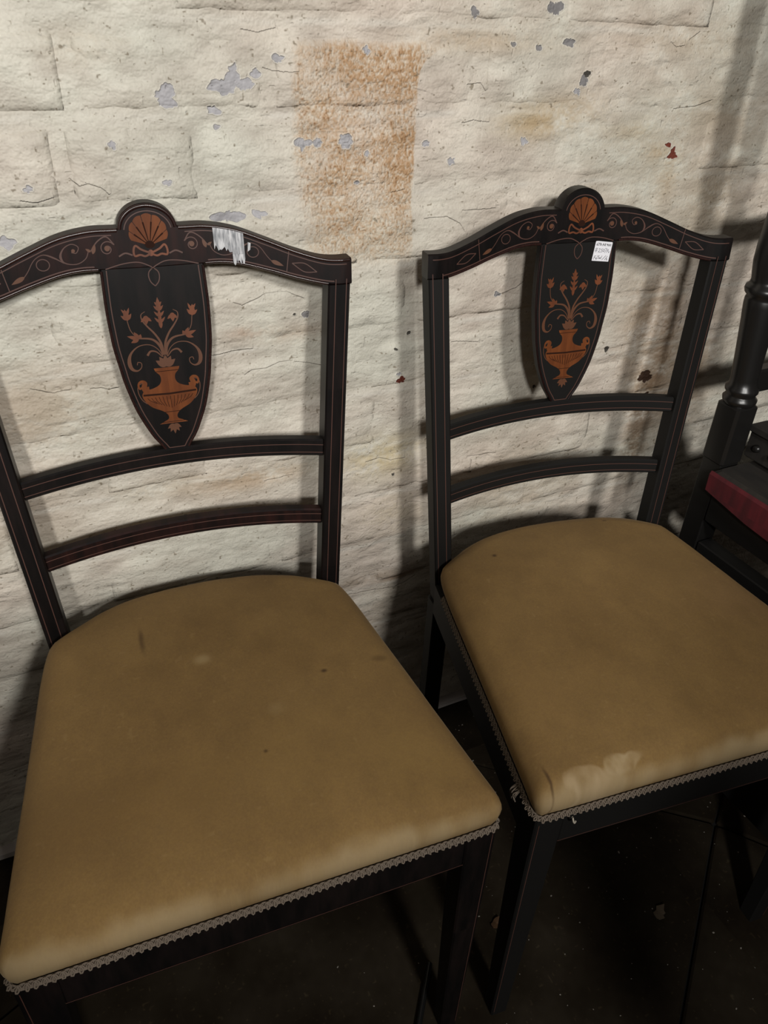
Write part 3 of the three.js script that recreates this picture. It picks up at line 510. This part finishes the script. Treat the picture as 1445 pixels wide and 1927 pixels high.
// braid: two looping cords sewn on along the lower edge
function braid(from, to, drop = 0) {
  const at = (s) => { const k = ((s % 220) + 220) % 220, i = Math.floor(k), f = k - i, a = SEAT[i], b = SEAT[(i + 1) % 220], n = seatNormal[i]; return [lerp(a.x, b.x, f), lerp(a.z, b.z, f), n.x, n.y]; };
  const step = SEAT[0].distanceTo(SEAT[1]), loops = Math.round((to - from) * step / 0.0064), out = [];
  for (const ph of [0, Math.PI]) {
    const P = []; const M = loops * 11;
    for (let k = 0; k <= M; k++) {
      const a = k / 11 * Math.PI * 2 + ph, s = from + (to - from) * k / M + (ph ? 0.0008 : 0.0027) / step * Math.sin(a);
      const [x, z, nx, nz] = at(s); const c = Math.cos(a), o = (ph ? 0.0016 - 0.0012 * c : 0.0019 - 0.0024 * c); P.push(new THREE.Vector3(x + nx * o, HS + 0.0018 + drop + (ph ? 0.0016 : 0.0026) * c + (ph ? 0.0012 : 0), z + nz * o));
    }
    out.push(new THREE.TubeGeometry(new THREE.CatmullRomCurve3(P), M, ph ? 0.0007 : 0.0009, 5, false));
  }
  const P = [], U = []; const M = Math.round((to - from) * 1.5);                        // the woven heading behind the loops
  for (let k = 0; k < M; k++) { const A = at(lerp(from, to, k / M)), B = at(lerp(from, to, (k + 1) / M)); const v = (q, o, y) => [q[0] + q[2] * o, HS + drop + y, q[1] + q[3] * o]; const a = v(A, 0.0030, -0.0004), b = v(B, 0.0030, -0.0004), c = v(B, -0.0012, 0.0042), d = v(A, -0.0012, 0.0042); P.push(...a, ...b, ...c, ...a, ...c, ...d); U.push(0, 0, 1, 0, 1, 1, 0, 0, 1, 1, 0, 1); }
  const g = new THREE.BufferGeometry(); g.setAttribute('position', new THREE.Float32BufferAttribute(P, 3)); g.setAttribute('uv', new THREE.Float32BufferAttribute(U, 2)); g.computeVertexNormals(); out.push(g);
  return merge(out);
}
const FRONT0 = 0, FRONT1 = SEAT.findIndex((p, i) => i > 20 && p.z < 0.39);             // samples of the front edge
const SIDE = SEAT.findIndex((p, i) => i > 20 && p.z < 0.02);                            // where the right side meets the back post

const G = {};                                                                             // shared chair geometry
{
  const dome = [0, 0.005, 0.010, 0.015, 0.019, 0.0225, 0.0255, 0.0275, 0.029, 0.0299, 0.0304, 0.03055];
  const right = [...dome, ...spread(0.035, 0.2163, 44)], xs = [...right.slice(1).reverse().map((x) => -x), ...right];
  G.crest = columns(xs, crestBot, crestTop, face, 0.0205, 0.0018);
  const post = (s) => loft(spread(0.40, 0.8735, 24).map((y) => rect(s > 0 ? halfW(y) - PW : -halfW(y), s > 0 ? halfW(y) : -halfW(y) + PW, rake(y) - PD, rake(y), 0.0018, (x, z) => [x, y, z])), 0.5);
  G.post = [post(-1), post(1)];
  const rail = (yt, h) => { const w = halfW(yt) - PW + 0.001; return columns(spread(-w, w, 36), (x) => yt - h + ARCH * (1 - (x / w) ** 2), (x) => yt + ARCH * (1 - (x / w) ** 2), face, 0.0135, 0.0018); };
  G.rail = [rail(0.6823, 0.0225), rail(0.5834, 0.0218)];
  G.railLine = [[0.6823, 0.0225], [0.5834, 0.0218]].map(([yt, h]) => { const w = halfW(yt) - PW; return [0.30, 0.76].map((f) => stroke(spread(-w, w, 36).map((x) => [x, yt - h * f + ARCH * (1 - (x / w) ** 2)]), 0.0009)); });
  G.postLine = [-1, 1].map((s) => [0.0050, 0.0178].map((o) => stroke(spread(HS, 0.880, 20).map((y) => [s * (halfW(y) - o), y]), 0.0010, (x, y) => rake(y))));
  const yb = 0.6823 + ARCH - 0.002;
  G.splat = loft(spread(yb, 0.903, 44).map((y) => { const h = splatHalf(y), z = (x) => splatSurf(x, y); const b = 0.0015, xs2 = [-h + b, -h * 0.5, 0, h * 0.5, h - b]; return [...xs2.map((x) => [x, y, z(x)]), [h, y, z(h) - b], [h, y, z(h) - 0.012 + b], ...xs2.slice().reverse().map((x) => [x, y, z(x) - 0.012]), [-h, y, z(h) - 0.012 + b], [-h, y, z(h) - b]]; }), 0.5);
  const edge = []; for (const s of [-1, 1]) edge.push(new THREE.TubeGeometry(new THREE.CatmullRomCurve3(spread(yb + 0.002, 0.8985, 30).map((y) => new THREE.Vector3(s * (splatHalf(y) - 0.0012), y, splatSurf(splatHalf(y), y) - 0.0006))), 60, 0.0017, 6, false));
  G.splatEdge = edge;
  const bead = []; for (const s of [-1, 1]) bead.push(new THREE.TubeGeometry(new THREE.CatmullRomCurve3(spread(0.0560, 0.1895, 30).map((x) => new THREE.Vector3(s * x, crestBot(x) + 0.0012, face(x, crestBot(x)) - 0.0006))), 60, 0.0018, 6, false));
  const topBead = []; for (const s of [-1, 1]) topBead.push(new THREE.TubeGeometry(new THREE.CatmullRomCurve3(spread(0.0315, 0.214, 40).map((x) => new THREE.Vector3(s * x, crestBase(x) - 0.0020, face(x, crestBase(x)) - 0.0004))), 80, 0.0022, 6, false));
  topBead.push(new THREE.TubeGeometry(new THREE.CatmullRomCurve3(spread(-1, 1, 30).map((t) => { const a = Math.PI / 2 - t * 1.50, x = Math.cos(a) * 0.0285, y = 0.9375 + Math.sin(a) * 0.0236; return new THREE.Vector3(x, y, face(x, y) - 0.0004); })), 60, 0.0022, 6, false));
  G.crestBead = bead; G.crestTopBead = topBead;
  const rl = (s) => loft([[0, 0.1755, -0.028, 0.0], [0.2, 0.1755, -0.026, 0.001], [0.40, 0.1752, -0.0235, 0.0035]].map(([y, c, z0, z1]) => rect(s * c - 0.0135, s * c + 0.0135, z0, z1, 0.0018, (x, z) => [x, y, z])), 0.5);
  G.rearLeg = [rl(-1), rl(1)];
  const fl = (s) => loft([[0, 0.0035, 0.0235], [0.05, 0.0032, 0.0245], [0.37, 0, 0.034], [0.4385, 0, 0.035]].map(([y, i, w]) => { const o = 0.2312 - i; return rect(s > 0 ? o - w : -o, s > 0 ? o : -o + w, 0.396 - i - w, 0.396 - i, 0.0018, (x, z) => [x, y, z]); }), 0.5);
  G.frontLeg = [fl(-1), fl(1)];
  G.legLine = [-1, 1].map((s) => [0.0045].map((o) => stroke([[s * (0.2312 - o), 0.43], [s * (0.2277 - o * 0.66), 0.01]], 0.0008, (x, y) => 0.3962 - 0.0035 * (1 - y / 0.4385))));
  G.frontApron = box(-0.197, 0.197, 0.385, 0.4385, 0.372, 0.3945, 0.0015);
  G.apronLine = merge([stroke([[-0.197, 0.3885], [0.197, 0.3885]], 0.0009, () => 0.3945)]);
  const sideA = (s) => loft([0.385, 0.387, 0.4385].map((y, i) => { const A = [s * 0.2302, 0.364], B = [s * 0.1895, 0.002], o = i ? 0 : 0.001; return [[A[0] - s * o, y, A[1]], [B[0] - s * o, y, B[1]], [B[0] - s * (0.02 - o), y, B[1]], [A[0] - s * (0.02 - o), y, A[1]]]; }), 0.4);
  G.sideApron = [sideA(-1), sideA(1)];
  G.rearApron = box(-0.162, 0.162, 0.388, 0.4385, -0.024, -0.004, 0.0015);
  G.under = loft([0.430, 0.436].map((y) => SEAT.filter((_, i) => i % 4 === 0).map((p) => [p.x * 0.93, y, 0.185 + (p.z - 0.185) * 0.93])), 0.4);
}
function diningChair(x, z, turn, label, opt) {
  const t = thing('dining_chair', x, 0, z, turn); tag(t, label, 'chair', 'upholstered inlaid dining chairs against the brick wall');
  const crest = add('crest_rail', G.crest, opt.crest, t);
  for (const g of [...G.crestBead, ...(opt.topBead ? G.crestTopBead : [])]) add('bead', g, beadWood, crest);
  for (const i of [0, 1]) { const p = add('back_post', G.post[i], opt.wood, t); for (const g of G.postLine[i]) add('stringing', g, string, p); }
  for (const i of [0, 1]) { const r = add('cross_rail', G.rail[i], i && opt.lowRail ? opt.lowRail : opt.wood, t); for (const g of G.railLine[i]) add('stringing', g, string, r); }
  const splat = add('splat', G.splat, opt.wood, t); splat.userData.label = 'shield-shaped splat with urn marquetry';
  for (const g of G.splatEdge) add('bead', g, opt.topBead ? beadWood : redLacquer, splat);
  inlays(t, splat, crest);
  for (const i of [0, 1]) add('leg', G.rearLeg[i], opt.wood, t);
  for (const i of [0, 1]) { const l = add('leg', G.frontLeg[i], opt.wood, t); for (const g of G.legLine[i]) add('stringing', g, string, l); }
  const fa = add('seat_rail', G.frontApron, opt.wood, t); add('stringing', G.apronLine, string, fa);
  for (const i of [0, 1]) add('seat_rail', G.sideApron[i], opt.wood, t);
  add('seat_rail', G.rearApron, opt.wood, t);
  add('seat_base', G.under, matteBlack, t);
  const seat = add('seat', cushion(opt.seed), velvet(opt.seed, opt.marks), t); seat.userData.label = 'worn gold velvet cushion';
  return { t, crest, splat, seat };
}
const PALE = [176, 154, 114], DARK = [66, 46, 24], BROWN = [98, 74, 40];
const left = diningChair(0.1339, -0.7883, -0.0754, 'black inlaid dining chair with gold velvet seat and white paper residue on its crest', {
  wood: lacquer, crest: redLacquer, lowRail: redLacquer, topBead: true, seed: 4,
  marks: [[0.045, 0.225, 0.010, 0.008, 0.5, PALE], [-0.018, 0.125, 0.010, 0.008, 0.55, PALE], [-0.08, 0.07, 0.003, 0.020, 0.55, DARK], [0.110, 0.185, 0.0035, 0.0025, 0.8, DARK], [0.18, 0.18, 0.010, 0.005, 0.6, BROWN], [0.02, 0.275, 0.002, 0.002, 0.9, DARK], [-0.20, 0.28, 0.05, 0.06, 0.25, BROWN], [-0.09, 0.30, 0.09, 0.05, 0.25, [108, 80, 40]], [0.06, 0.28, 0.10, 0.06, 0.25, [140, 112, 62]], [0.17, 0.33, 0.05, 0.05, 0.3, [146, 118, 64]]],  // the long narrow DARK mark paints in the shade of a crease
});
const rightC = diningChair(0.6529, -0.7300, -0.1217, 'black inlaid dining chair with gold velvet seat and white price label on its splat', {
  wood: matteBlack, crest: lacquer, topBead: false, seed: 11,
  marks: [[-0.115, 0.03, 0.003, 0.003, 0.85, DARK], [0.09, -0.01, 0.003, 0.002, 0.85, DARK], [-0.178, 0.391, 0.028, 0.010, 0.85, [180, 158, 124]], [-0.132, 0.386, 0.026, 0.0085, 0.85, [184, 164, 130]], [-0.2185, 0.385, 0.0016, 0.014, 0.7, DARK], [0.10, 0.12, 0.05, 0.05, 0.2, BROWN], [0.16, 0.2, 0.06, 0.06, 0.2, [140, 108, 80]], [-0.16, 0.28, 0.05, 0.06, 0.2, [146, 114, 68]]],  // thin DARK mark by the corner is the shade of a fold, painted
});
for (const { t } of [left, rightC]) { const b = add('gimp_braid', braid(-3, FRONT1 + 2), gimpMat, t); const a = add('gimp_braid', braid(FRONT1 + 2, SIDE), gimpMat, t); const c = add('gimp_braid', braid(220 - (SIDE - FRONT1), 217), gimpMat, t); }
// paper residue on the left chair's crest
{
  const surf = (x, y) => face(x, y), R = rng(31), pcs = [];
  const scrap = (x0, x1, f0, f1, jag) => { const up = [], dn = []; for (const x of spread(x0, x1, 14)) { const yt = crestBase(x) - 0.0022 - f0 * 0.0, h = crestBase(x) - crestBot(x); up.push([x, yt]); dn.push([x + (R() - 0.5) * 0.001, yt - h * lerp(f0, f1, (x - x0) / (x1 - x0)) - jag * R()]); } pcs.push(fill([...up, ...dn.reverse()], surf, 0.0026)); };
  scrap(0.0665, 0.0885, 0.44, 0.50, 0.006); scrap(0.0855, 0.0985, 0.78, 0.66, 0.008);
  { const x = 0.1030, y = crestBase(x) - 0.010; pcs.push(fill([[x, y], [x + 0.003, y - 0.001], [x + 0.0022, y - 0.008], [x - 0.0006, y - 0.010]], surf, 0.0012)); }
  const tx = dataTex(128, 128, (i, j) => { const n = clamp(0.62 + 0.9 * fbm(i / 5, j / 26, 4)); return [lerp(120, 214, n), lerp(122, 214, n), lerp(126, 216, n)]; }, true); tx.wrapS = tx.wrapT = THREE.RepeatWrapping; tx.repeat.set(22, 22);
  const pm = new THREE.MeshStandardMaterial({ map: tx, roughness: 0.95 }); for (const g of pcs) add('paper_residue', g, pm, left.crest).userData.label = 'torn white paper residue';
}
// price label on the right chair's splat
{
  const cv = document.createElement('canvas'); cv.width = 420; cv.height = 440; const c = cv.getContext('2d');
  c.fillStyle = '#ececf2'; c.fillRect(0, 0, 420, 440); c.fillStyle = '#1c1c22'; c.strokeStyle = '#1c1c22'; c.lineCap = 'round'; c.lineJoin = 'round';
  const pen = (w, col, ...lines) => { c.lineWidth = w; c.strokeStyle = col; for (const l of lines) { c.beginPath(); l.forEach(([x, y], i) => (i ? c.lineTo(x, y) : c.moveTo(x, y))); c.stroke(); } };
  const ink = '#17171c', grey = '#5a5a64';
  // 6JTH AR 900
  pen(9, ink, [[58, 42], [36, 70], [34, 92], [52, 96], [62, 82], [42, 76]], [[72, 44], [104, 44]], [[92, 44], [90, 84], [78, 94], [68, 86]], [[108, 46], [140, 44]], [[122, 46], [118, 92]], [[138, 44], [134, 92]], [[136, 70], [152, 66], [152, 92]]);
  pen(9, ink, [[178, 96], [198, 40], [214, 94]], [[184, 74], [212, 72]], [[232, 94], [236, 44], [258, 46], [256, 66], [236, 70], [262, 94]]);
  pen(9, ink, [[312, 56], [292, 48], [284, 62], [300, 70], [312, 54], [306, 92]], [[336, 48], [324, 66], [330, 90], [346, 86], [350, 60], [336, 48]], [[376, 46], [362, 66], [368, 88], [386, 84], [390, 58], [376, 46]]);
  // # 250/PR
  pen(8, grey, [[44, 146], [36, 246]], [[68, 146], [60, 246]], [[26, 178], [84, 168]], [[22, 218], [82, 208]]);
  pen(9, grey, [[112, 176], [126, 158], [146, 166], [140, 196], [108, 240], [150, 234], [158, 246]], [[208, 160], [182, 164], [178, 194], [204, 194], [208, 222], [184, 238], [172, 226]], [[244, 162], [226, 180], [228, 220], [250, 222], [262, 186], [244, 162]], [[276, 146], [284, 140], [286, 152], [276, 150]], [[310, 142], [276, 244]], [[322, 236], [328, 166], [356, 168], [350, 194], [326, 198]], [[352, 204], [376, 238], [390, 200]]);
  // FuTwl //2
  pen(9, ink, [[34, 410], [44, 334]], [[44, 336], [80, 328]], [[40, 366], [66, 362]], [[84, 362], [82, 390], [104, 388], [110, 360], [104, 412]], [[116, 330], [168, 322]], [[144, 326], [138, 392]], [[166, 352], [168, 384], [182, 362], [194, 382], [202, 350]], [[232, 314], [212, 384]]);
  pen(9, ink, [[326, 304], [248, 404]], [[370, 312], [312, 402]], [[350, 370], [364, 362], [368, 378], [352, 398], [384, 396]]);
  const map = new THREE.CanvasTexture(cv); map.colorSpace = THREE.SRGBColorSpace;
  const w = 0.0245, h = 0.0245, P = [], U = [], N = 8, ang = -0.11, cx = 0.0345, cy = 0.8875;
  const at = (u, v) => { const sk = 0.12 * v, a = (u - 0.5) * w + sk * 0.006, b = (v - 0.5) * h; const x = cx + a * Math.cos(ang) - b * Math.sin(ang), y = cy + a * Math.sin(ang) + b * Math.cos(ang); return [x, y, splatSurf(x, y) + 0.0009 + (1 - v) * 0.0004]; };
  const rr = 0.06; const sh = new THREE.Shape(); sh.moveTo(0, 0); sh.lineTo(1, 0.02); sh.lineTo(1, 1 - rr); sh.quadraticCurveTo(1, 1, 1 - rr, 1); sh.lineTo(rr, 1); sh.quadraticCurveTo(0, 1, 0, 1 - rr); sh.lineTo(0, 0);
  const base = new THREE.ExtrudeGeometry(sh, { depth: 0.0002, bevelEnabled: false, curveSegments: 6 }); const p = base.attributes.position, uv = base.attributes.uv;
  for (let i = 0; i < p.count; i++) { const u = p.getX(i), v = p.getY(i), q = at(u, v); uv.setXY(i, u, v); p.setXYZ(i, q[0], q[1], q[2] + p.getZ(i)); } base.computeVertexNormals();
  const m = add('price_label', base, new THREE.MeshStandardMaterial({ map, roughness: 0.6 }), rightC.splat); m.userData.label = 'white handwritten price label';
}
// loose thread hanging from the right chair's braid, frayed braid end at its corner
{
  const P = [[-0.191, 0.437, 0.4015], [-0.1895, 0.4305, 0.403], [-0.187, 0.4265, 0.402], [-0.1845, 0.4255, 0.400]].map((p) => new THREE.Vector3(...p));
  add('loose_thread', new THREE.TubeGeometry(new THREE.CatmullRomCurve3(P), 20, 0.0011, 6), new THREE.MeshStandardMaterial({ color: new THREE.Color(0.45, 0.40, 0.32), roughness: 0.9 }), rightC.t);
  const R = rng(8); for (let i = 0; i < 9; i++) { const z = 0.352 + R() * 0.012, x = -0.2325 - 0.0005; add('frayed_braid', new THREE.TubeGeometry(new THREE.CatmullRomCurve3([new THREE.Vector3(x - 0.001, 0.446, z), new THREE.Vector3(x - 0.004 - R() * 0.003, 0.440, z + (R() - 0.5) * 0.008), new THREE.Vector3(x - 0.002 - R() * 0.003, 0.430 - R() * 0.006, z + (R() - 0.5) * 0.012)]), 10, 0.0007, 5), gimpMat, rightC.t); }
}
// ---------------------------------------------------------------- dark carved chair at the right edge
{
  const t = thing('carved_chair', 0.92, 0, -0.70), UP = 0.045; tag(t, 'dark carved wooden chair with turned posts and red-edged seat, cut off by the right edge', 'chair');
  const gloss = new THREE.MeshStandardMaterial({ color: new THREE.Color(0.009, 0.0085, 0.008), roughness: 0.32 });
  const dust = new THREE.MeshStandardMaterial({ map: grainTex([24, 21, 18], [42, 37, 31], 14), roughness: 0.85 });
  const red = new THREE.MeshStandardMaterial({ map: grainTex([62, 8, 16], [88, 16, 26], 40), roughness: 0.8 });
  const RK = 0.085, lean = (g) => { const p = g.attributes.position; for (let i = 0; i < p.count; i++) { const y = p.getY(i); if (y > 0.63) p.setZ(i, p.getZ(i) - RK * (y - 0.63)); } g.computeVertexNormals(); return g; };
  const prof = [[0.0185, 0.630], [0.0215, 0.634], [0.0222, 0.639], [0.0190, 0.643], [0.0188, 0.646], [0.0212, 0.650], [0.0212, 0.655], [0.0178, 0.659], [0.0172, 0.668], [0.0182, 0.70], [0.0205, 0.75], [0.0218, 0.772], [0.0215, 0.781], [0.0200, 0.7845], [0.0235, 0.7885], [0.0245, 0.793], [0.0235, 0.7975], [0.0200, 0.801], [0.0188, 0.806], [0.0200, 0.815], [0.0213, 0.83], [0.0205, 0.85], [0.0170, 0.89], [0.0140, 0.925], [0.0132, 0.935], [0.0200, 0.938], [0.0205, 0.943], [0.0170, 0.946], [0.0165, 0.951], [0.0220, 0.956], [0.0235, 0.964], [0.0220, 0.972], [0.0160, 0.978], [0.0185, 1.02], [0.0195, 1.15], [0.0150, 1.24], [0.0205, 1.25], [0.0205, 1.258], [0.0140, 1.266], [0.0190, 1.285], [0.0150, 1.305], [0.0001, 1.314]];
  const lathe = new THREE.LatheGeometry(prof.map(([r, y]) => new THREE.Vector2(r * 1.1, y)), 28);
  for (const x of [0.003, 0.42]) {
    const p = add('back_post', lean(lathe.clone()), gloss, t); p.position.set(x, UP, 0);
    const b = add('post_block', box(-0.021, 0.021, 0.535, 0.632, -0.021, 0.021, 0.004), gloss, t); b.position.set(x, UP, 0);
    const l = add('leg', loft([[0, -0.02], [0.3, -0.004], [0.582, 0]].map(([y, o]) => rect(-0.0185, 0.0185, -0.0185 + o * 0.3, 0.0185 + o * 0.3, 0.002, (a, c) => [a, y, c])), 0.4), gloss, t); l.position.x = x;
  }
  for (const [y0, y1] of [[0.646, 0.682], [0.872, 0.905]]) { const g = box(0.015, 0.405, y0, y1, -0.010, 0.012, 0.003), z = -RK * ((y0 + y1) / 2 - 0.63); g.translate(0, UP, z); add('back_rail', g, gloss, t); }
  for (const x of [0.10, 0.18, 0.26, 0.34]) { const g = box(x - 0.012, x + 0.012, 0.68, 0.875, -0.006, 0.006, 0.002); const p = g.attributes.position; for (let i = 0; i < p.count; i++) p.setZ(i, p.getZ(i) - RK * (p.getY(i) - 0.63)); add('back_slat', g.translate(0, UP, 0), gloss, t); }
  // moulded side rail with a row of beads
  const sr = add('side_rail', merge([box(0.024, 0.060, 0.588, 0.600, 0.015, 0.42, 0.002), box(0.030, 0.054, 0.545, 0.589, 0.015, 0.42, 0.002)]), dust, t); sr.position.y = UP;
  for (let i = 0; i < 12; i++) { const b = add('bead', new THREE.SphereGeometry(0.0062, 10, 8), gloss, sr); b.position.set(0.0295, 0.566, 0.035 + i * 0.031); }
  // seat: dusty top, red cloth edge
  const sx0 = -0.030, sx1 = 0.452;
  add('seat', box(sx0, sx1, 0.508, 0.536, 0.018, 0.44, 0.006).translate(0, UP, 0), dust, t);
  const flap = loft([[0.018, 0.500], [0.10, 0.488], [0.25, 0.478], [0.44, 0.474]].map(([z, y]) => [[sx0 - 0.004, y, z], [sx0 + 0.004, y, z], [sx0 + 0.004, 0.530, z], [sx0 - 0.002, 0.533, z], [sx0 - 0.005, 0.528, z]]), 0.5);
  const edge = add('seat_edge', flap.translate(0, UP, 0), red, t); edge.userData.label = 'dark red cloth edge';
  for (const x of [0.003, 0.42]) { const l = add('leg', loft([[0, 0.014], [0.25, 0.018], [0.554, 0.021]].map(([y, r]) => rect(-r, r, -r, r, 0.002, (a, c) => [a, y, c])), 0.4), gloss, t); l.position.set(x, 0, 0.40); }
  add('side_panel', box(-0.016, 0.012, 0.05, 0.445, 0.02, 0.38, 0.002), matteBlack, t);
  add('front_panel', box(0.012, 0.41, 0.05, 0.445, 0.385, 0.405, 0.002), matteBlack, t);
  for (const g of [box(-0.018, 0.018, 0.44, 0.500, 0.02, 0.38, 0.002), box(0.40, 0.44, 0.44, 0.500, 0.02, 0.38, 0.002), box(0.01, 0.42, 0.44, 0.500, 0.39, 0.41, 0.002), box(0.02, 0.40, 0.44, 0.500, -0.012, 0.012, 0.002)]) add('seat_rail', g.translate(0, UP, 0), gloss, t);
}
// ---------------------------------------------------------------- chests added out of view behind the camera to shade seats and floor
for (const [x0, x1, H, label] of [[-0.82, -0.01, 1.13, 'dark chest of drawers added out of view to shade the left seat front'], [0.44, 1.25, 1.06, 'dark chest of drawers added out of view to shade the right seat front']]) {
  const w = x1 - x0, P = (H - 0.11) / 4, t = thing('added_shade_chest', (x0 + x1) / 2, 0, 0.50); tag(t, label, 'chest', 'chests added out of view for their shade');
  const wood = new THREE.MeshStandardMaterial({ map: grainTex([46, 30, 20], [66, 44, 30], 51), roughness: 0.55 }), brass = new THREE.MeshStandardMaterial({ color: new THREE.Color(0.35, 0.25, 0.10), metalness: 1, roughness: 0.4 });
  add('carcass', box(-w / 2, w / 2, 0.06, H - 0.03, -0.18, 0.20, 0.004), wood, t); add('top', box(-w / 2 - 0.02, w / 2 + 0.02, H - 0.03, H, -0.20, 0.21, 0.006), wood, t);
  for (const x of [-w / 2 + 0.04, w / 2 - 0.04]) for (const z of [-0.14, 0.16]) add('foot', box(x - 0.025, x + 0.025, 0, 0.06, z - 0.025, z + 0.025, 0.004), wood, t);
  for (let k = 0; k < 4; k++) { const d = add('drawer', box(-w / 2 + 0.025, w / 2 - 0.025, 0.09 + k * P, 0.07 + (k + 1) * P, -0.19, -0.17, 0.004), wood, t); for (const x of [-w / 4, w / 4]) { const n = add('knob', new THREE.SphereGeometry(0.016, 16, 10), brass, d); n.position.set(x, 0.08 + (k + 0.5) * P, -0.202); } }
}
// ---------------------------------------------------------------- things on the floor
{
  const rod = add('metal_rod', new THREE.CylinderGeometry(0.0042, 0.0042, 0.20, 12).rotateZ(Math.PI / 2), new THREE.MeshStandardMaterial({ color: new THREE.Color(0.008, 0.008, 0.008), roughness: 0.3 }), scene);
  rod.position.set(0.272, 0.0044, -0.383); rod.rotation.y = Math.atan2(0.048, 0.038); tag(rod, 'thin black rod lying on the floor below the left chair', 'rod');
  const R = rng(3);
  const scrap = (name, x, z, s, col, label, cat) => {
    const P = [], n = 14; for (let i = 0; i < n; i++) { const a = i / n * Math.PI * 2, r = s * (0.55 + 0.5 * R()) * (1 - 0.45 * Math.abs(Math.sin(a))); P.push([Math.cos(a) * r, Math.sin(a) * r]); }
    const rings = [0, 0.0012].map((y, k) => P.map(([a, b]) => [a, y + 0.004 * Math.abs(a) / s + k * 0.0008 * R(), b])); const g = loft(rings, 0.3);
    const m = add(name, g, new THREE.MeshStandardMaterial({ color: col, roughness: 0.85 }), scene); m.position.set(x, 0.0006, z); m.rotation.y = R() * 6; return tag(m, label, cat);
  };
  scrap('leaf_scrap', 0.690, -0.383, 0.018, new THREE.Color(0.07, 0.05, 0.03), 'crumpled brown dry leaf scrap on the dark floor below the right chair', 'leaf');
  scrap('wood_chip', 0.452, -0.472, 0.012, new THREE.Color(0.05, 0.022, 0.005), 'small orange-brown chip on the floor between the two front chair legs', 'chip');
  const dust = []; for (let i = 0; i < 170; i++) { const near = i < 55; const x = near ? 0.50 + R() * 0.16 : 0.2 + R() * 0.9, z = near ? -0.84 + R() * 0.25 : -0.55 + R() * 0.34, s = 0.0005 + 0.0012 * R() * R(); dust.push(new THREE.IcosahedronGeometry(s, 0).scale(1, 0.5, 1 + R()).rotateY(R() * 6).translate(x, s * 0.4, z)); }
  const d = add('dust_specks', mergeGeometries(dust), new THREE.MeshStandardMaterial({ color: new THREE.Color(0.22, 0.20, 0.17), roughness: 0.9 }), scene); d.userData = { kind: 'stuff', label: 'pale dust specks scattered on the dark floor', category: 'dust' };
}
renderer.render(scene, camera);
